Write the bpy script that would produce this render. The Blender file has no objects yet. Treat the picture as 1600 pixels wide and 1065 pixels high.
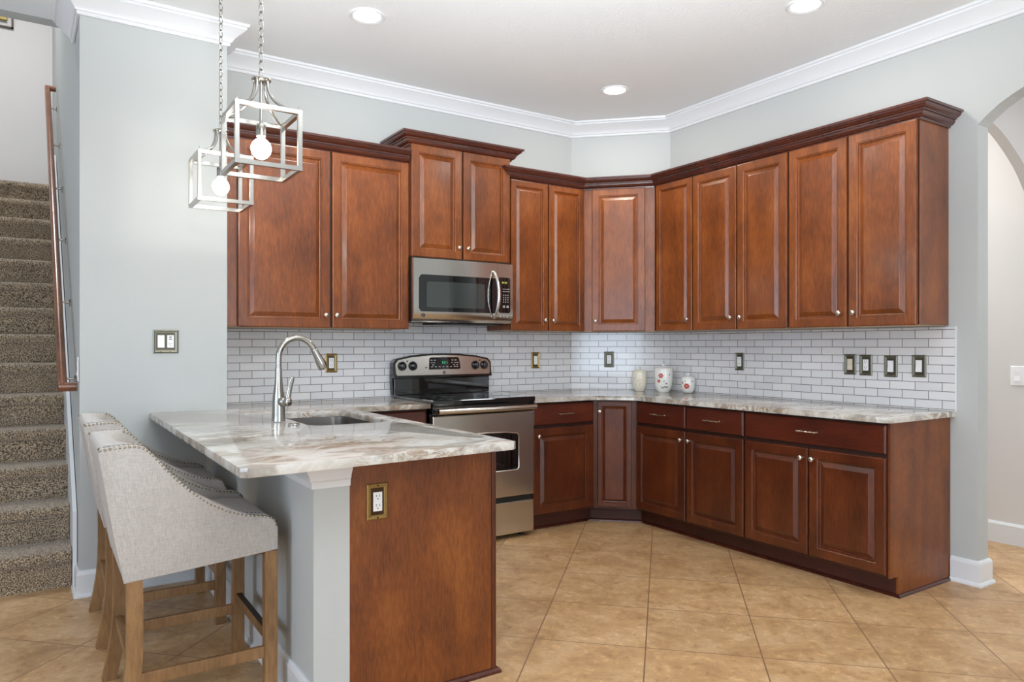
import bpy, bmesh, math, random
from mathutils import Vector, Matrix
PI = math.pi
random.seed(4)
SC = bpy.context.scene
COL = SC.collection

# ------------------------------------------------------------------ camera, light, exposure
cam_d = bpy.data.cameras.new('camera')
cam = bpy.data.objects.new('camera', cam_d); COL.objects.link(cam)
cam.location = (-3.5951, -4.6218, 1.2699)
cam.rotation_euler = (PI/2, 0, math.radians(56.8196-90))
cam_d.sensor_width = 36; cam_d.lens = 1128.73/1600*36; cam_d.shift_y = 7.25/1600
cam_d.clip_start = .05
SC.camera = cam
SC.view_settings.view_transform = 'Standard'; SC.view_settings.look = 'None'
SC.view_settings.exposure = 0.0; SC.view_settings.gamma = 1; SC.view_settings.use_curve_mapping = False
W = bpy.data.worlds.new('world'); SC.world = W; W.use_nodes = True
W.node_tree.nodes['Background'].inputs[0].default_value = (.75, .87, 1, 1)
W.node_tree.nodes['Background'].inputs[1].default_value = 1.2

def lamp(name, kind, loc, energy, color=(1,1,1), size=.1, size_y=None, target=None, spot=None, spread=None):
    d = bpy.data.lights.new(name, kind); d.energy = energy; d.color = color
    if kind == 'AREA':
        d.size = size
        if size_y: d.shape = 'RECTANGLE'; d.size_y = size_y
        else: d.shape = 'DISK'
        if spread: d.spread = spread
    elif kind in ('POINT', 'SPOT'):
        d.shadow_soft_size = size
        if spot: d.spot_size = spot; d.spot_blend = .9
    o = bpy.data.objects.new(name, d); COL.objects.link(o); o.location = loc
    if target is not None:
        o.rotation_euler = (Vector(target)-Vector(loc)).to_track_quat('-Z', 'Y').to_euler()
    return o

DAY = (.80, .90, 1.0); WARM = (1.0, .93, .84)
lamp('window_daylight', 'AREA', (-2.6, -8.80, 1.50), 95, DAY, 3.0, 2.1, (-2.4, 0, .8))
lamp('side_window_daylight', 'AREA', (-7.80, -7.2, 1.5), 60, (.66,.82,1.0), 1.6, 1.9, (0, -3.0, 1.1))
lamp('entry_window_daylight', 'AREA', (-7.80, -3.4, 1.5), 95, (.68,.80,1.0), 2.2, 1.9, (-2.6, -.6, 1.6))
lamp('chandelier_light', 'AREA', (-3.6, -6.0, 2.6), 22, WARM, .5, None, (-1.6, -1.5, .7))
lamp('ceiling_fill', 'AREA', (-3.3, -4.9, 1.4), 105, (.88, .94, 1.0), .6, None, (-2.4, -3.5, 3.05), spread=1.5)  # area fill added near the camera to brighten the ceiling
lamp('stair_fill', 'AREA', (-4.1, 2.2, 5.6), 75, (.97, .98, 1), .9, None, (-4.1, 2.0, 2.0))  # unseen fill added high in the stairwell to brighten the stairs
lamp('foyer_fill', 'AREA', (1.15, -4.4, 2.95), 24, (.90, .95, 1.0), .8, None, (1.15, -4.2, 0))  # unseen fill lamp added to light the foyer
lamp('hall_fill', 'AREA', (1.15, -1.4, 2.95), 38, (1.0, .98, .96), .6, None, (1.15, -1.6, 0))  # unseen fill added behind the crossing arch to brighten the wall there

# ------------------------------------------------------------------ materials
def S(r, g, b):
    f = lambda c: (c/255/12.92) if c/255 <= .04045 else ((c/255+.055)/1.055)**2.4
    return (f(r), f(g), f(b), 1)
def new(name):
    m = bpy.data.materials.new(name); m.use_nodes = True
    nt = m.node_tree; return m, nt, nt.nodes, nt.links, nt.nodes['Principled BSDF']
def plain(name, col, rough=.5, metal=0, coat=0, emit=None, es=1, noise=0, nscale=40, bump=0, bdist=.001):
    m, nt, N, L, B = new(name)
    B.inputs['Base Color'].default_value = col; B.inputs['Roughness'].default_value = rough
    B.inputs['Metallic'].default_value = metal; B.inputs['Coat Weight'].default_value = coat
    if emit: B.inputs['Emission Color'].default_value = emit; B.inputs['Emission Strength'].default_value = es
    if noise or bump:
        tc = N.new('ShaderNodeTexCoord'); nz = N.new('ShaderNodeTexNoise'); nz.inputs['Scale'].default_value = nscale
        nz.inputs['Detail'].default_value = 4
        L.new(tc.outputs['Object'], nz.inputs['Vector'])
        if noise:
            mx = N.new('ShaderNodeMixRGB'); mx.blend_type = 'MULTIPLY'; mx.inputs[0].default_value = noise
            mx.inputs[1].default_value = col
            L.new(nz.outputs['Fac'], mx.inputs[2]); L.new(mx.outputs[0], B.inputs['Base Color'])
        if bump:
            b = N.new('ShaderNodeBump'); b.inputs['Strength'].default_value = bump; b.inputs['Distance'].default_value = bdist
            L.new(nz.outputs['Fac'], b.inputs['Height']); L.new(b.outputs[0], B.inputs['Normal'])
    return m
def ramp(N, stops):
    r = N.new('ShaderNodeValToRGB'); e = r.color_ramp.elements
    while len(e) < len(stops): e.new(.5)
    for i, (p, c) in enumerate(stops): e[i].position = p; e[i].color = c
    return r
def wood(name, dark, mid, light, axis='Z', rough=.32, coat=.35, fine=1.0):
    m, nt, N, L, B = new(name)
    tc = N.new('ShaderNodeTexCoord'); oi = N.new('ShaderNodeObjectInfo'); mp = N.new('ShaderNodeMapping')
    add = N.new('ShaderNodeVectorMath'); add.operation = 'ADD'
    mul = N.new('ShaderNodeMath'); mul.operation = 'MULTIPLY'; mul.inputs[1].default_value = 7.0
    L.new(oi.outputs['Random'], mul.inputs[0]); L.new(tc.outputs['Object'], add.inputs[0]); L.new(mul.outputs[0], add.inputs[1])
    s = {'Z': (7, 7, 1.3), 'X': (1.3, 7, 7), 'Y': (7, 1.3, 7)}[axis]
    mp.inputs['Scale'].default_value = s; L.new(add.outputs[0], mp.inputs['Vector'])
    n1 = N.new('ShaderNodeTexNoise'); n1.inputs['Scale'].default_value = 1.0; n1.inputs['Detail'].default_value = 6; n1.inputs['Distortion'].default_value = .5
    n2 = N.new('ShaderNodeTexNoise'); n2.inputs['Scale'].default_value = 14.0*fine; n2.inputs['Detail'].default_value = 5
    n3 = N.new('ShaderNodeTexNoise'); n3.inputs['Scale'].default_value = 4.5; n3.inputs['Detail'].default_value = 2
    L.new(mp.outputs[0], n1.inputs['Vector']); L.new(mp.outputs[0], n2.inputs['Vector']); L.new(add.outputs[0], n3.inputs['Vector'])
    a = N.new('ShaderNodeMath'); a.operation = 'MULTIPLY_ADD'; a.inputs[1].default_value = .40
    b = N.new('ShaderNodeMath'); b.operation = 'MULTIPLY_ADD'; b.inputs[1].default_value = .32
    c = N.new('ShaderNodeMath'); c.operation = 'MULTIPLY'; c.inputs[1].default_value = .28
    L.new(n3.outputs['Fac'], c.inputs[0]); L.new(n2.outputs['Fac'], b.inputs[0]); L.new(c.outputs[0], b.inputs[2])
    L.new(n1.outputs['Fac'], a.inputs[0]); L.new(b.outputs[0], a.inputs[2])
    r = ramp(N, [(.36, dark), (.52, mid), (.68, light)]); L.new(a.outputs[0], r.inputs[0])
    L.new(r.outputs[0], B.inputs['Base Color'])
    bp = N.new('ShaderNodeBump'); bp.inputs['Strength'].default_value = .06; bp.inputs['Distance'].default_value = .001
    L.new(n2.outputs['Fac'], bp.inputs['Height']); L.new(bp.outputs[0], B.inputs['Normal'])
    B.inputs['Roughness'].default_value = rough; B.inputs['Coat Weight'].default_value = coat; B.inputs['Coat Roughness'].default_value = .18
    return m
M = {}
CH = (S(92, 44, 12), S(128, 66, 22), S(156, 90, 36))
M['cherry'] = wood('cherry_wood', *CH)
M['cherry_h'] = wood('cherry_wood_horizontal', *CH, axis='X')
M['cornice'] = wood('cherry_cornice', S(54, 22, 14), S(74, 31, 20), S(92, 42, 26), axis='X', rough=.25, coat=.6)
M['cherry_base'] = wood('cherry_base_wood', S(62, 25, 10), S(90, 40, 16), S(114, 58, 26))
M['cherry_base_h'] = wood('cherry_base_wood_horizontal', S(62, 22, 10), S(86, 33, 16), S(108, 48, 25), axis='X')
M['oak_panel'] = wood('end_panel_wood', S(78, 36, 10), S(116, 60, 20), S(144, 84, 32), rough=.42, coat=.15, fine=1.6)
M['frame'] = wood('gap_shade_wood', S(34, 12, 6), S(46, 18, 9), S(58, 24, 12), rough=.5, coat=0)  # dark brown standing in for the shade between doors
M['toe'] = wood('toe_kick_wood', S(52, 22, 14), S(70, 30, 20), S(84, 38, 26), axis='X', rough=.5, coat=0)
M['stool_wood'] = wood('tan_stool_wood', S(100, 72, 42), S(132, 96, 58), S(158, 120, 76), rough=.5, coat=.1)
M['rail_wood'] = wood('rail_wood', S(92, 52, 28), S(124, 74, 44), S(148, 92, 58), axis='Y', rough=.3, coat=.4)
M['bottom'] = plain('pale_cabinet_underside', S(190, 170, 140), .6)
M['wall'] = plain('wall_paint', S(184, 187, 185), .6, bump=.25, nscale=110, bdist=.0015)
M['wall_warm'] = plain('warm_wall_paint', S(214, 210, 207), .65, bump=.2, nscale=110, bdist=.0015)
M['ceiling'] = plain('ceiling_paint', S(234, 238, 239), .8, bump=.5, nscale=60, bdist=.003)
M['white'] = plain('white_trim_paint', S(222, 224, 226), .3, coat=.2)
M['plastic'] = plain('white_plastic', S(238, 238, 240), .35)
M['ivory'] = plain('ivory_plastic', S(214, 206, 184), .4)
M['slot'] = plain('dark_slot', S(40, 38, 36), .6)
M['nickel'] = plain('brushed_nickel', S(172, 169, 163), .24, 1)
M['steel'] = plain('stainless_steel', S(206, 202, 196), .2, 1)
M['steel_d'] = plain('sink_steel', S(150, 146, 142), .3, 1)
M['knob'] = plain('satin_nickel', S(215, 208, 196), .22, 1)
M['black'] = plain('black_enamel', S(10, 11, 13), .12, coat=.5)
M['blackm'] = plain('black_matt', S(14, 14, 15), .5)
M['glass_b'] = plain('black_glass', S(6, 7, 8), .04, coat=1)
M['glass_g'] = plain('screened_glass', S(52, 58, 56), .08, coat=1)
M['print'] = plain('white_print', S(205, 205, 205), .5)
M['led'] = plain('green_digits', S(20, 60, 40), .5, emit=S(70, 230, 150), es=.5)
M['led_y'] = plain('amber_digits', S(60, 60, 20), .5, emit=S(190, 190, 90), es=.8)
M['pewter'] = plain('pewter_plate', S(128, 126, 112), .32, .9, noise=.3, nscale=60)
M['pewter_d'] = plain('dark_pewter', S(84, 80, 68), .4, .8)
M['brass'] = plain('antique_brass', S(176, 148, 96), .3, 1, noise=.3, nscale=90)
M['brass_d'] = plain('dark_brass', S(70, 52, 32), .4, .8)
M['bulb'] = plain('lit_bulb', (1, 1, 1, 1), .4, emit=(1, .96, .9, 1), es=85)
M['can'] = plain('lit_diffuser', (1, 1, 1, 1), .4, emit=(1, .97, .92, 1), es=14)
M['nail'] = plain('bronze_nail', S(150, 140, 122), .22, 1)
M['iron'] = plain('dark_iron', S(60, 54, 46), .45, .7)
M['gold'] = plain('gold_leaf_panel', S(196, 168, 84), .5, .2, noise=.55, nscale=14)
M['mat'] = plain('ceramic_white', S(236, 234, 228), .15, coat=.6)
M['mat_cream'] = plain('ceramic_cream', S(226, 220, 202), .2, coat=.5)
M['red'] = plain('red_glaze', S(178, 66, 58), .25)
M['pink'] = plain('pink_glaze', S(226, 130, 120), .25)
M['green'] = plain('green_glaze', S(96, 118, 92), .3)
M['blue'] = plain('slate_glaze', S(72, 76, 92), .3)
M['tan'] = plain('tan_glaze', S(206, 178, 130), .3)
M['windowglass'] = plain('window_glass', (1, 1, 1, 1), .0)
M['windowglass'].node_tree.nodes['Principled BSDF'].inputs['Transmission Weight'].default_value = 1

def make_tiles():
    m, nt, N, L, B = new('subway_tile')
    tc = N.new('ShaderNodeTexCoord'); sp = N.new('ShaderNodeSeparateXYZ'); cb = N.new('ShaderNodeCombineXYZ')
    L.new(tc.outputs['Object'], sp.inputs[0]); L.new(sp.outputs['X'], cb.inputs['X']); L.new(sp.outputs['Z'], cb.inputs['Y'])
    br = N.new('ShaderNodeTexBrick'); br.offset = .5; br.squash = 1
    br.inputs['Scale'].default_value = 1; br.inputs['Brick Width'].default_value = .146; br.inputs['Row Height'].default_value = .0485
    br.inputs['Mortar Size'].default_value = .0021; br.inputs['Mortar Smooth'].default_value = .3; br.inputs['Bias'].default_value = 0
    br.inputs['Color1'].default_value = S(228, 227, 228); br.inputs['Color2'].default_value = S(214, 214, 217)
    br.inputs['Mortar'].default_value = S(112, 108, 106)
    L.new(cb.outputs[0], br.inputs['Vector'])
    nz = N.new('ShaderNodeTexNoise'); nz.inputs['Scale'].default_value = 30; L.new(cb.outputs[0], nz.inputs['Vector'])
    mx = N.new('ShaderNodeMixRGB'); mx.blend_type = 'MULTIPLY'; mx.inputs[0].default_value = .05
    L.new(br.outputs['Color'], mx.inputs[1]); L.new(nz.outputs['Fac'], mx.inputs[2]); L.new(mx.outputs[0], B.inputs['Base Color'])
    inv = N.new('ShaderNodeMath'); inv.operation = 'SUBTRACT'; inv.inputs[0].default_value = 1; L.new(br.outputs['Fac'], inv.inputs[1])
    n2 = N.new('ShaderNodeTexNoise'); n2.inputs['Scale'].default_value = 9; L.new(cb.outputs[0], n2.inputs['Vector'])
    ad = N.new('ShaderNodeMath'); ad.operation = 'MULTIPLY_ADD'; ad.inputs[1].default_value = .5; L.new(n2.outputs['Fac'], ad.inputs[0]); L.new(inv.outputs[0], ad.inputs[2])
    bp = N.new('ShaderNodeBump'); bp.inputs['Strength'].default_value = .5; bp.inputs['Distance'].default_value = .0015
    L.new(ad.outputs[0], bp.inputs['Height']); L.new(bp.outputs[0], B.inputs['Normal'])
    B.inputs['Roughness'].default_value = .12; B.inputs['Coat Weight'].default_value = .3
    return m
M['tile'] = make_tiles()

def make_floor():
    m, nt, N, L, B = new('travertine_floor_tile')
    tc = N.new('ShaderNodeTexCoord')
    T = .469
    def dot(v, off):
        d = N.new('ShaderNodeVectorMath'); d.operation = 'DOT_PRODUCT'; d.inputs[1].default_value = v
        L.new(tc.outputs['Object'], d.inputs[0])
        a = N.new('ShaderNodeMath'); a.operation = 'ADD'; a.inputs[1].default_value = off; L.new(d.outputs['Value'], a.inputs[0]); return a
    u = dot((.70711, -.70711, 0), -1.1225+30*T); v = dot((.70711, .70711, 0), 1.7855+30*T)
    cb = N.new('ShaderNodeCombineXYZ'); L.new(u.outputs[0], cb.inputs['X']); L.new(v.outputs[0], cb.inputs['Y'])
    br = N.new('ShaderNodeTexBrick'); br.offset = 0; br.inputs['Scale'].default_value = 1
    br.inputs['Brick Width'].default_value = T; br.inputs['Row Height'].default_value = T
    br.inputs['Mortar Size'].default_value = .0032; br.inputs['Mortar Smooth'].default_value = .2
    br.inputs['Color1'].default_value = (1, 1, 1, 1); br.inputs['Color2'].default_value = (.86, .86, .86, 1); br.inputs['Mortar'].default_value = (1, 1, 1, 1)
    L.new(cb.outputs[0], br.inputs['Vector'])
    mp = N.new('ShaderNodeMapping'); mp.inputs['Scale'].default_value = (1, 1, 1); L.new(cb.outputs[0], mp.inputs['Vector'])
    n1 = N.new('ShaderNodeTexNoise'); n1.inputs['Scale'].default_value = 5.5; n1.inputs['Detail'].default_value = 8; n1.inputs['Roughness'].default_value = .62; n1.inputs['Distortion'].default_value = .5
    n2 = N.new('ShaderNodeTexNoise'); n2.inputs['Scale'].default_value = 24; n2.inputs['Distortion'].default_value = .6; n2.inputs['Detail'].default_value = 5; n2.inputs['Roughness'].default_value = .7
    L.new(mp.outputs[0], n1.inputs['Vector']); L.new(mp.outputs[0], n2.inputs['Vector'])
    r1 = ramp(N, [(.30, S(166, 128, 88)), (.5, S(190, 153, 110)), (.70, S(206, 173, 134))]); L.new(n1.outputs['Fac'], r1.inputs[0])
    r2 = ramp(N, [(.32, (.62, .54, .46, 1)), (.43, (.94, .92, .90, 1)), (.56, (1, 1, 1, 1)), (.64, (1.32, 1.3, 1.24, 1))]); L.new(n2.outputs['Fac'], r2.inputs[0])
    m1 = N.new('ShaderNodeMixRGB'); m1.blend_type = 'MULTIPLY'; m1.inputs[0].default_value = .8; L.new(r1.outputs[0], m1.inputs[1]); L.new(r2.outputs[0], m1.inputs[2])
    m2 = N.new('ShaderNodeMixRGB'); m2.blend_type = 'MULTIPLY'; m2.inputs[0].default_value = 1; L.new(m1.outputs[0], m2.inputs[1]); L.new(br.outputs['Color'], m2.inputs[2])
    m3 = N.new('ShaderNodeMixRGB'); L.new(br.outputs['Fac'], m3.inputs[0]); L.new(m2.outputs[0], m3.inputs[1]); m3.inputs[2].default_value = S(132, 100, 74)
    L.new(m3.outputs[0], B.inputs['Base Color'])
    inv = N.new('ShaderNodeMath'); inv.operation = 'MULTIPLY_ADD'; inv.inputs[1].default_value = -1; L.new(br.outputs['Fac'], inv.inputs[0])
    h = N.new('ShaderNodeMath'); h.operation = 'MULTIPLY'; h.inputs[1].default_value = .35; L.new(n2.outputs['Fac'], h.inputs[0]); L.new(h.outputs[0], inv.inputs[2])
    bp = N.new('ShaderNodeBump'); bp.inputs['Strength'].default_value = .4; bp.inputs['Distance'].default_value = .002
    L.new(inv.outputs[0], bp.inputs['Height']); L.new(bp.outputs[0], B.inputs['Normal'])
    B.inputs['Roughness'].default_value = .38
    return m
M['floor'] = make_floor()

def make_marble():
    m, nt, N, L, B = new('fantasy_brown_stone')
    tc = N.new('ShaderNodeTexCoord'); mp = N.new('ShaderNodeMapping')
    mp.inputs['Rotation'].default_value = (0, 0, math.radians(-28)); mp.inputs['Scale'].default_value = (1.5, 2.7, 2)
    L.new(tc.outputs['Object'], mp.inputs['Vector'])
    n0 = N.new('ShaderNodeTexNoise'); n0.inputs['Scale'].default_value = 1.6; n0.inputs['Detail'].default_value = 3; L.new(mp.outputs[0], n0.inputs['Vector'])
    sc = N.new('ShaderNodeVectorMath'); sc.operation = 'MULTIPLY_ADD'; sc.inputs[1].default_value = (1.1, 1.1, 1.1)
    L.new(n0.outputs['Color'], sc.inputs[0]); L.new(mp.outputs[0], sc.inputs[2])
    n1 = N.new('ShaderNodeTexNoise'); n1.inputs['Scale'].default_value = 1.7; n1.inputs['Detail'].default_value = 9; n1.inputs['Roughness'].default_value = .6; L.new(sc.outputs[0], n1.inputs['Vector'])
    n2 = N.new('ShaderNodeTexNoise'); n2.inputs['Scale'].default_value = 3.3; n2.inputs['Detail'].default_value = 7; n2.inputs['Roughness'].default_value = .65; n2.inputs['Distortion'].default_value = 1.2; L.new(sc.outputs[0], n2.inputs['Vector'])
    r1 = ramp(N, [(.28, S(104, 92, 80)), (.38, S(146, 136, 122)), (.46, S(190, 184, 174)), (.54, S(212, 209, 203)), (.61, S(174, 169, 161)), (.72, S(134, 127, 118))]); L.new(n1.outputs['Fac'], r1.inputs[0])
    r2 = ramp(N, [(.44, (0, 0, 0, 1)), (.49, (.75, .75, .75, 1)), (.505, (.9, .9, .9, 1)), (.55, (0, 0, 0, 1))]); L.new(n2.outputs['Fac'], r2.inputs[0])
    n3 = N.new('ShaderNodeTexNoise'); n3.inputs['Scale'].default_value = 1.3; L.new(mp.outputs[0], n3.inputs['Vector'])
    r3 = ramp(N, [(.45, (0, 0, 0, 1)), (.62, (1, 1, 1, 1))]); L.new(n3.outputs['Fac'], r3.inputs[0])
    mu = N.new('ShaderNodeMath'); mu.operation = 'MULTIPLY'; L.new(r2.outputs[0], mu.inputs[0]); L.new(r3.outputs[0], mu.inputs[1])
    mx = N.new('ShaderNodeMixRGB'); L.new(mu.outputs[0], mx.inputs[0]); L.new(r1.outputs[0], mx.inputs[1]); mx.inputs[2].default_value = S(140, 112, 84)
    L.new(mx.outputs[0], B.inputs['Base Color']); B.inputs['Roughness'].default_value = .1; B.inputs['Coat Weight'].default_value = .1
    return m
M['marble'] = make_marble()

def make_carpet():
    m, nt, N, L, B = new('speckled_carpet')
    tc = N.new('ShaderNodeTexCoord')
    n1 = N.new('ShaderNodeTexNoise'); n1.inputs['Scale'].default_value = 170; n1.inputs['Detail'].default_value = 3; L.new(tc.outputs['Object'], n1.inputs['Vector'])
    n2 = N.new('ShaderNodeTexNoise'); n2.inputs['Scale'].default_value = 7; L.new(tc.outputs['Object'], n2.inputs['Vector'])
    r = ramp(N, [(.37, S(58, 44, 30)), (.48, S(140, 117, 90)), (.59, S(220, 198, 166))]); L.new(n1.outputs['Fac'], r.inputs[0])
    mx = N.new('ShaderNodeMixRGB'); mx.blend_type = 'MULTIPLY'; mx.inputs[0].default_value = .35; L.new(r.outputs[0], mx.inputs[1]); L.new(n2.outputs['Fac'], mx.inputs[2])
    L.new(mx.outputs[0], B.inputs['Base Color']); B.inputs['Roughness'].default_value = 1; B.inputs['Sheen Weight'].default_value = .4
    bp = N.new('ShaderNodeBump'); bp.inputs['Strength'].default_value = 1; bp.inputs['Distance'].default_value = .012
    L.new(n1.outputs['Fac'], bp.inputs['Height']); L.new(bp.outputs[0], B.inputs['Normal'])
    return m
M['carpet'] = make_carpet()

def make_linen(name, c0, c1):
    m, nt, N, L, B = new(name)
    tc = N.new('ShaderNodeTexCoord')
    outs = []
    for s in ((60, 60, 900), (500, 500, 60)):
        mp = N.new('ShaderNodeMapping'); mp.inputs['Scale'].default_value = s; L.new(tc.outputs['Object'], mp.inputs['Vector'])
        n = N.new('ShaderNodeTexNoise'); n.inputs['Scale'].default_value = 1; n.inputs['Detail'].default_value = 3; L.new(mp.outputs[0], n.inputs['Vector']); outs.append(n)
    a = N.new('ShaderNodeMath'); a.operation = 'ADD'; L.new(outs[0].outputs['Fac'], a.inputs[0]); L.new(outs[1].outputs['Fac'], a.inputs[1])
    h = N.new('ShaderNodeMath'); h.operation = 'MULTIPLY'; h.inputs[1].default_value = .5; L.new(a.outputs[0], h.inputs[0])
    r = ramp(N, [(.30, c0), (.70, c1)]); L.new(h.outputs[0], r.inputs[0]); L.new(r.outputs[0], B.inputs['Base Color'])
    bp = N.new('ShaderNodeBump'); bp.inputs['Strength'].default_value = .35; bp.inputs['Distance'].default_value = .0015
    L.new(h.outputs[0], bp.inputs['Height']); L.new(bp.outputs[0], B.inputs['Normal'])
    B.inputs['Roughness'].default_value = .9; B.inputs['Sheen Weight'].default_value = .3
    return m
M['linen'] = make_linen('beige_linen', S(154, 147, 140), S(192, 186, 180))

# ------------------------------------------------------------------ mesh helpers
def obj(name, bm, mat, parent=None, smooth=None, loc=None, rz=0):
    me = bpy.data.meshes.new(name)
    bmesh.ops.recalc_face_normals(bm, faces=bm.faces)
    bm.to_mesh(me); bm.free()
    me.materials.append(mat)
    if smooth:
        me.polygons.foreach_set('use_smooth', [True]*len(me.polygons))
        try: me.set_sharp_from_angle(angle=math.radians(smooth))
        except Exception: pass
    o = bpy.data.objects.new(name, me); COL.objects.link(o)
    if parent: o.parent = parent
    if loc: o.location = loc
    if rz: o.rotation_euler = (0, 0, rz)
    return o
def NB(): return bmesh.new()
def box(bm, x0, x1, y0, y1, z0, z1, bev=0, seg=2, mtx=None):
    vs = [bm.verts.new((x, y, z)) for x in (x0, x1) for y in (y0, y1) for z in (z0, z1)]
    fs = [(0,1,3,2), (4,6,7,5), (0,4,5,1), (2,3,7,6), (0,2,6,4), (1,5,7,3)]
    F = [bm.faces.new([vs[i] for i in f]) for f in fs]
    if mtx: bmesh.ops.transform(bm, matrix=mtx, verts=vs)
    if bev:
        ed = list({e for f in F for e in f.edges})
        bmesh.ops.bevel(bm, geom=ed, offset=bev, segments=seg, affect='EDGES', profile=.6)
    return bm
def B1(*a, **k): return box(NB(), *a, **k)
def prism(bm, poly, lo, hi, axis='z', bev=0, seg=2):
    """closed polygon extruded along an axis; poly is (a,b): z->(x,y), y->(x,z), x->(y,z)"""
    def P(a, b, c): return {'z': (a, b, c), 'y': (a, c, b), 'x': (c, a, b)}[axis]
    lo_v = [bm.verts.new(P(a, b, lo)) for a, b in poly]; hi_v = [bm.verts.new(P(a, b, hi)) for a, b in poly]
    n = len(poly); F = [bm.faces.new(lo_v), bm.faces.new(hi_v[::-1])]
    for i in range(n): F.append(bm.faces.new((lo_v[i], hi_v[i], hi_v[(i+1) % n], lo_v[(i+1) % n])))
    if bev:
        ed = list(set(F[0].edges) | set(F[1].edges))
        bmesh.ops.bevel(bm, geom=ed, offset=bev, segments=seg, affect='EDGES', profile=.6)
    return bm
def lathe(bm, prof, seg=24, mtx=None, cap=True):
    """prof: (r, z) pairs about the local z axis"""
    rings = []; allv = []
    for r, z in prof:
        if r < 1e-5: v = bm.verts.new((0, 0, z)); rings.append([v]); allv.append(v)
        else:
            R = [bm.verts.new((r*math.cos(2*PI*i/seg), r*math.sin(2*PI*i/seg), z)) for i in range(seg)]; rings.append(R); allv += R
    for a, b in zip(rings, rings[1:]):
        for i in range(seg):
            j = (i+1) % seg
            if len(a) == 1 and len(b) == 1: continue
            if len(a) == 1: bm.faces.new((a[0], b[i], b[j]))
            elif len(b) == 1: bm.faces.new((a[i], b[0], a[j]))
            else: bm.faces.new((a[i], b[i], b[j], a[j]))
    if cap:
        for R in (rings[0], rings[-1]):
            if len(R) > 1: bm.faces.new(R)
    if mtx: bmesh.ops.transform(bm, matrix=mtx, verts=allv)
    return bm
def tube(bm, pts, r, seg=12, closed=False, flat=1.0):
    pts = [Vector(p) for p in pts]; n = len(pts); rs = r if isinstance(r, (list, tuple)) else [r]*n
    rings = []; up = None
    for i in range(n):
        a = pts[(i-1) % n] if (closed or i > 0) else pts[0]; b = pts[(i+1) % n] if (closed or i < n-1) else pts[-1]
        t = (b-a).normalized()
        if up is None:
            up = Vector((0, 0, 1)) if abs(t.z) < .9 else Vector((0, 1, 0))
        s = t.cross(up).normalized(); up = s.cross(t).normalized()
        rings.append([bm.verts.new(pts[i]+rs[i]*(math.cos(2*PI*k/seg)*s+flat*math.sin(2*PI*k/seg)*up)) for k in range(seg)])
    m = n if closed else n-1
    for i in range(m):
        a, b = rings[i], rings[(i+1) % n]
        for k in range(seg): bm.faces.new((a[k], b[k], b[(k+1) % seg], a[(k+1) % seg]))
    if not closed: bm.faces.new(rings[0][::-1]); bm.faces.new(rings[-1])
    return bm
def sweep(bm, path, prof, closed_prof=True, ends=True):
    """profile of (out, z) swept along a 2D path; 'out' points to the right of travel, corners mitred"""
    P = [Vector(p) for p in path]; n = len(P); rings = []
    for i in range(n):
        d0 = (P[i]-P[i-1]).normalized() if i > 0 else None; d1 = (P[i+1]-P[i]).normalized() if i < n-1 else None
        if d0 is None: d0 = d1
        if d1 is None: d1 = d0
        n0 = Vector((d0.y, -d0.x)); n1 = Vector((d1.y, -d1.x)); mm = (n0+n1).normalized(); k = 1/max(.2, mm.dot(n0))
        rings.append([bm.verts.new((P[i].x+mm.x*k*o, P[i].y+mm.y*k*o, z)) for o, z in prof])
    m = len(prof)
    for a, b in zip(rings, rings[1:]):
        for k in range(m if closed_prof else m-1): bm.faces.new((a[k], a[(k+1) % m], b[(k+1) % m], b[k]))
    if ends and closed_prof: bm.faces.new(rings[0]); bm.faces.new(rings[-1][::-1])
    return bm
def rings_panel(bm, x0, x1, z0, z1, prof, yb):
    """moulded board: prof = (inset, y) steps from the rim to the centre, back face at yb"""
    def loop(i, y): return [bm.verts.new(p) for p in ((x0+i, y, z0+i), (x1-i, y, z0+i), (x1-i, y, z1-i), (x0+i, y, z1-i))]
    Ls = [loop(0, yb)]+[loop(i, y) for i, y in prof]
    bm.faces.new(Ls[0])
    for a, b in zip(Ls, Ls[1:]):
        for k in range(4): bm.faces.new((a[k], b[k], b[(k+1) % 4], a[(k+1) % 4]))
    bm.faces.new(Ls[-1][::-1])
    return bm
def empty(name, label, cat, loc=(0, 0, 0), rz=0, group=None):
    o = bpy.data.objects.new(name, None); COL.objects.link(o); o.empty_display_size = .1
    o.location = loc; o.rotation_euler = (0, 0, rz); o['label'] = label; o['category'] = cat
    if group: o['group'] = group
    return o
def tag(o, label, cat, group=None, kind=None):
    o['label'] = label; o['category'] = cat
    if group: o['group'] = group
    if kind: o['kind'] = kind
    return o
def struct(name, bm, mat, smooth=None):
    o = obj(name, bm, mat, smooth=smooth); o['kind'] = 'structure'; return o
def copy_tree(o, parent=None):
    c = o.copy(); COL.objects.link(c); c.parent = parent
    for ch in list(o.children): copy_tree(ch, c)
    return c
def RX(a): return Matrix.Rotation(a, 4, 'X')
def TR(x, y, z): return Matrix.Translation((x, y, z))

# ------------------------------------------------------------------ plan of the place
A = .5544; Bc = .5501           # right wall x, corner y
NY = -.367                      # face of the wall block left of the kitchen
CZ = 3.05
RY = -2.775                     # where the right wall ends at the archway

# ------------------------------------------------------------------ structure
struct('floor', B1(-8, 4.2, -9, .3, -.1, 0), M['floor'])
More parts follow.
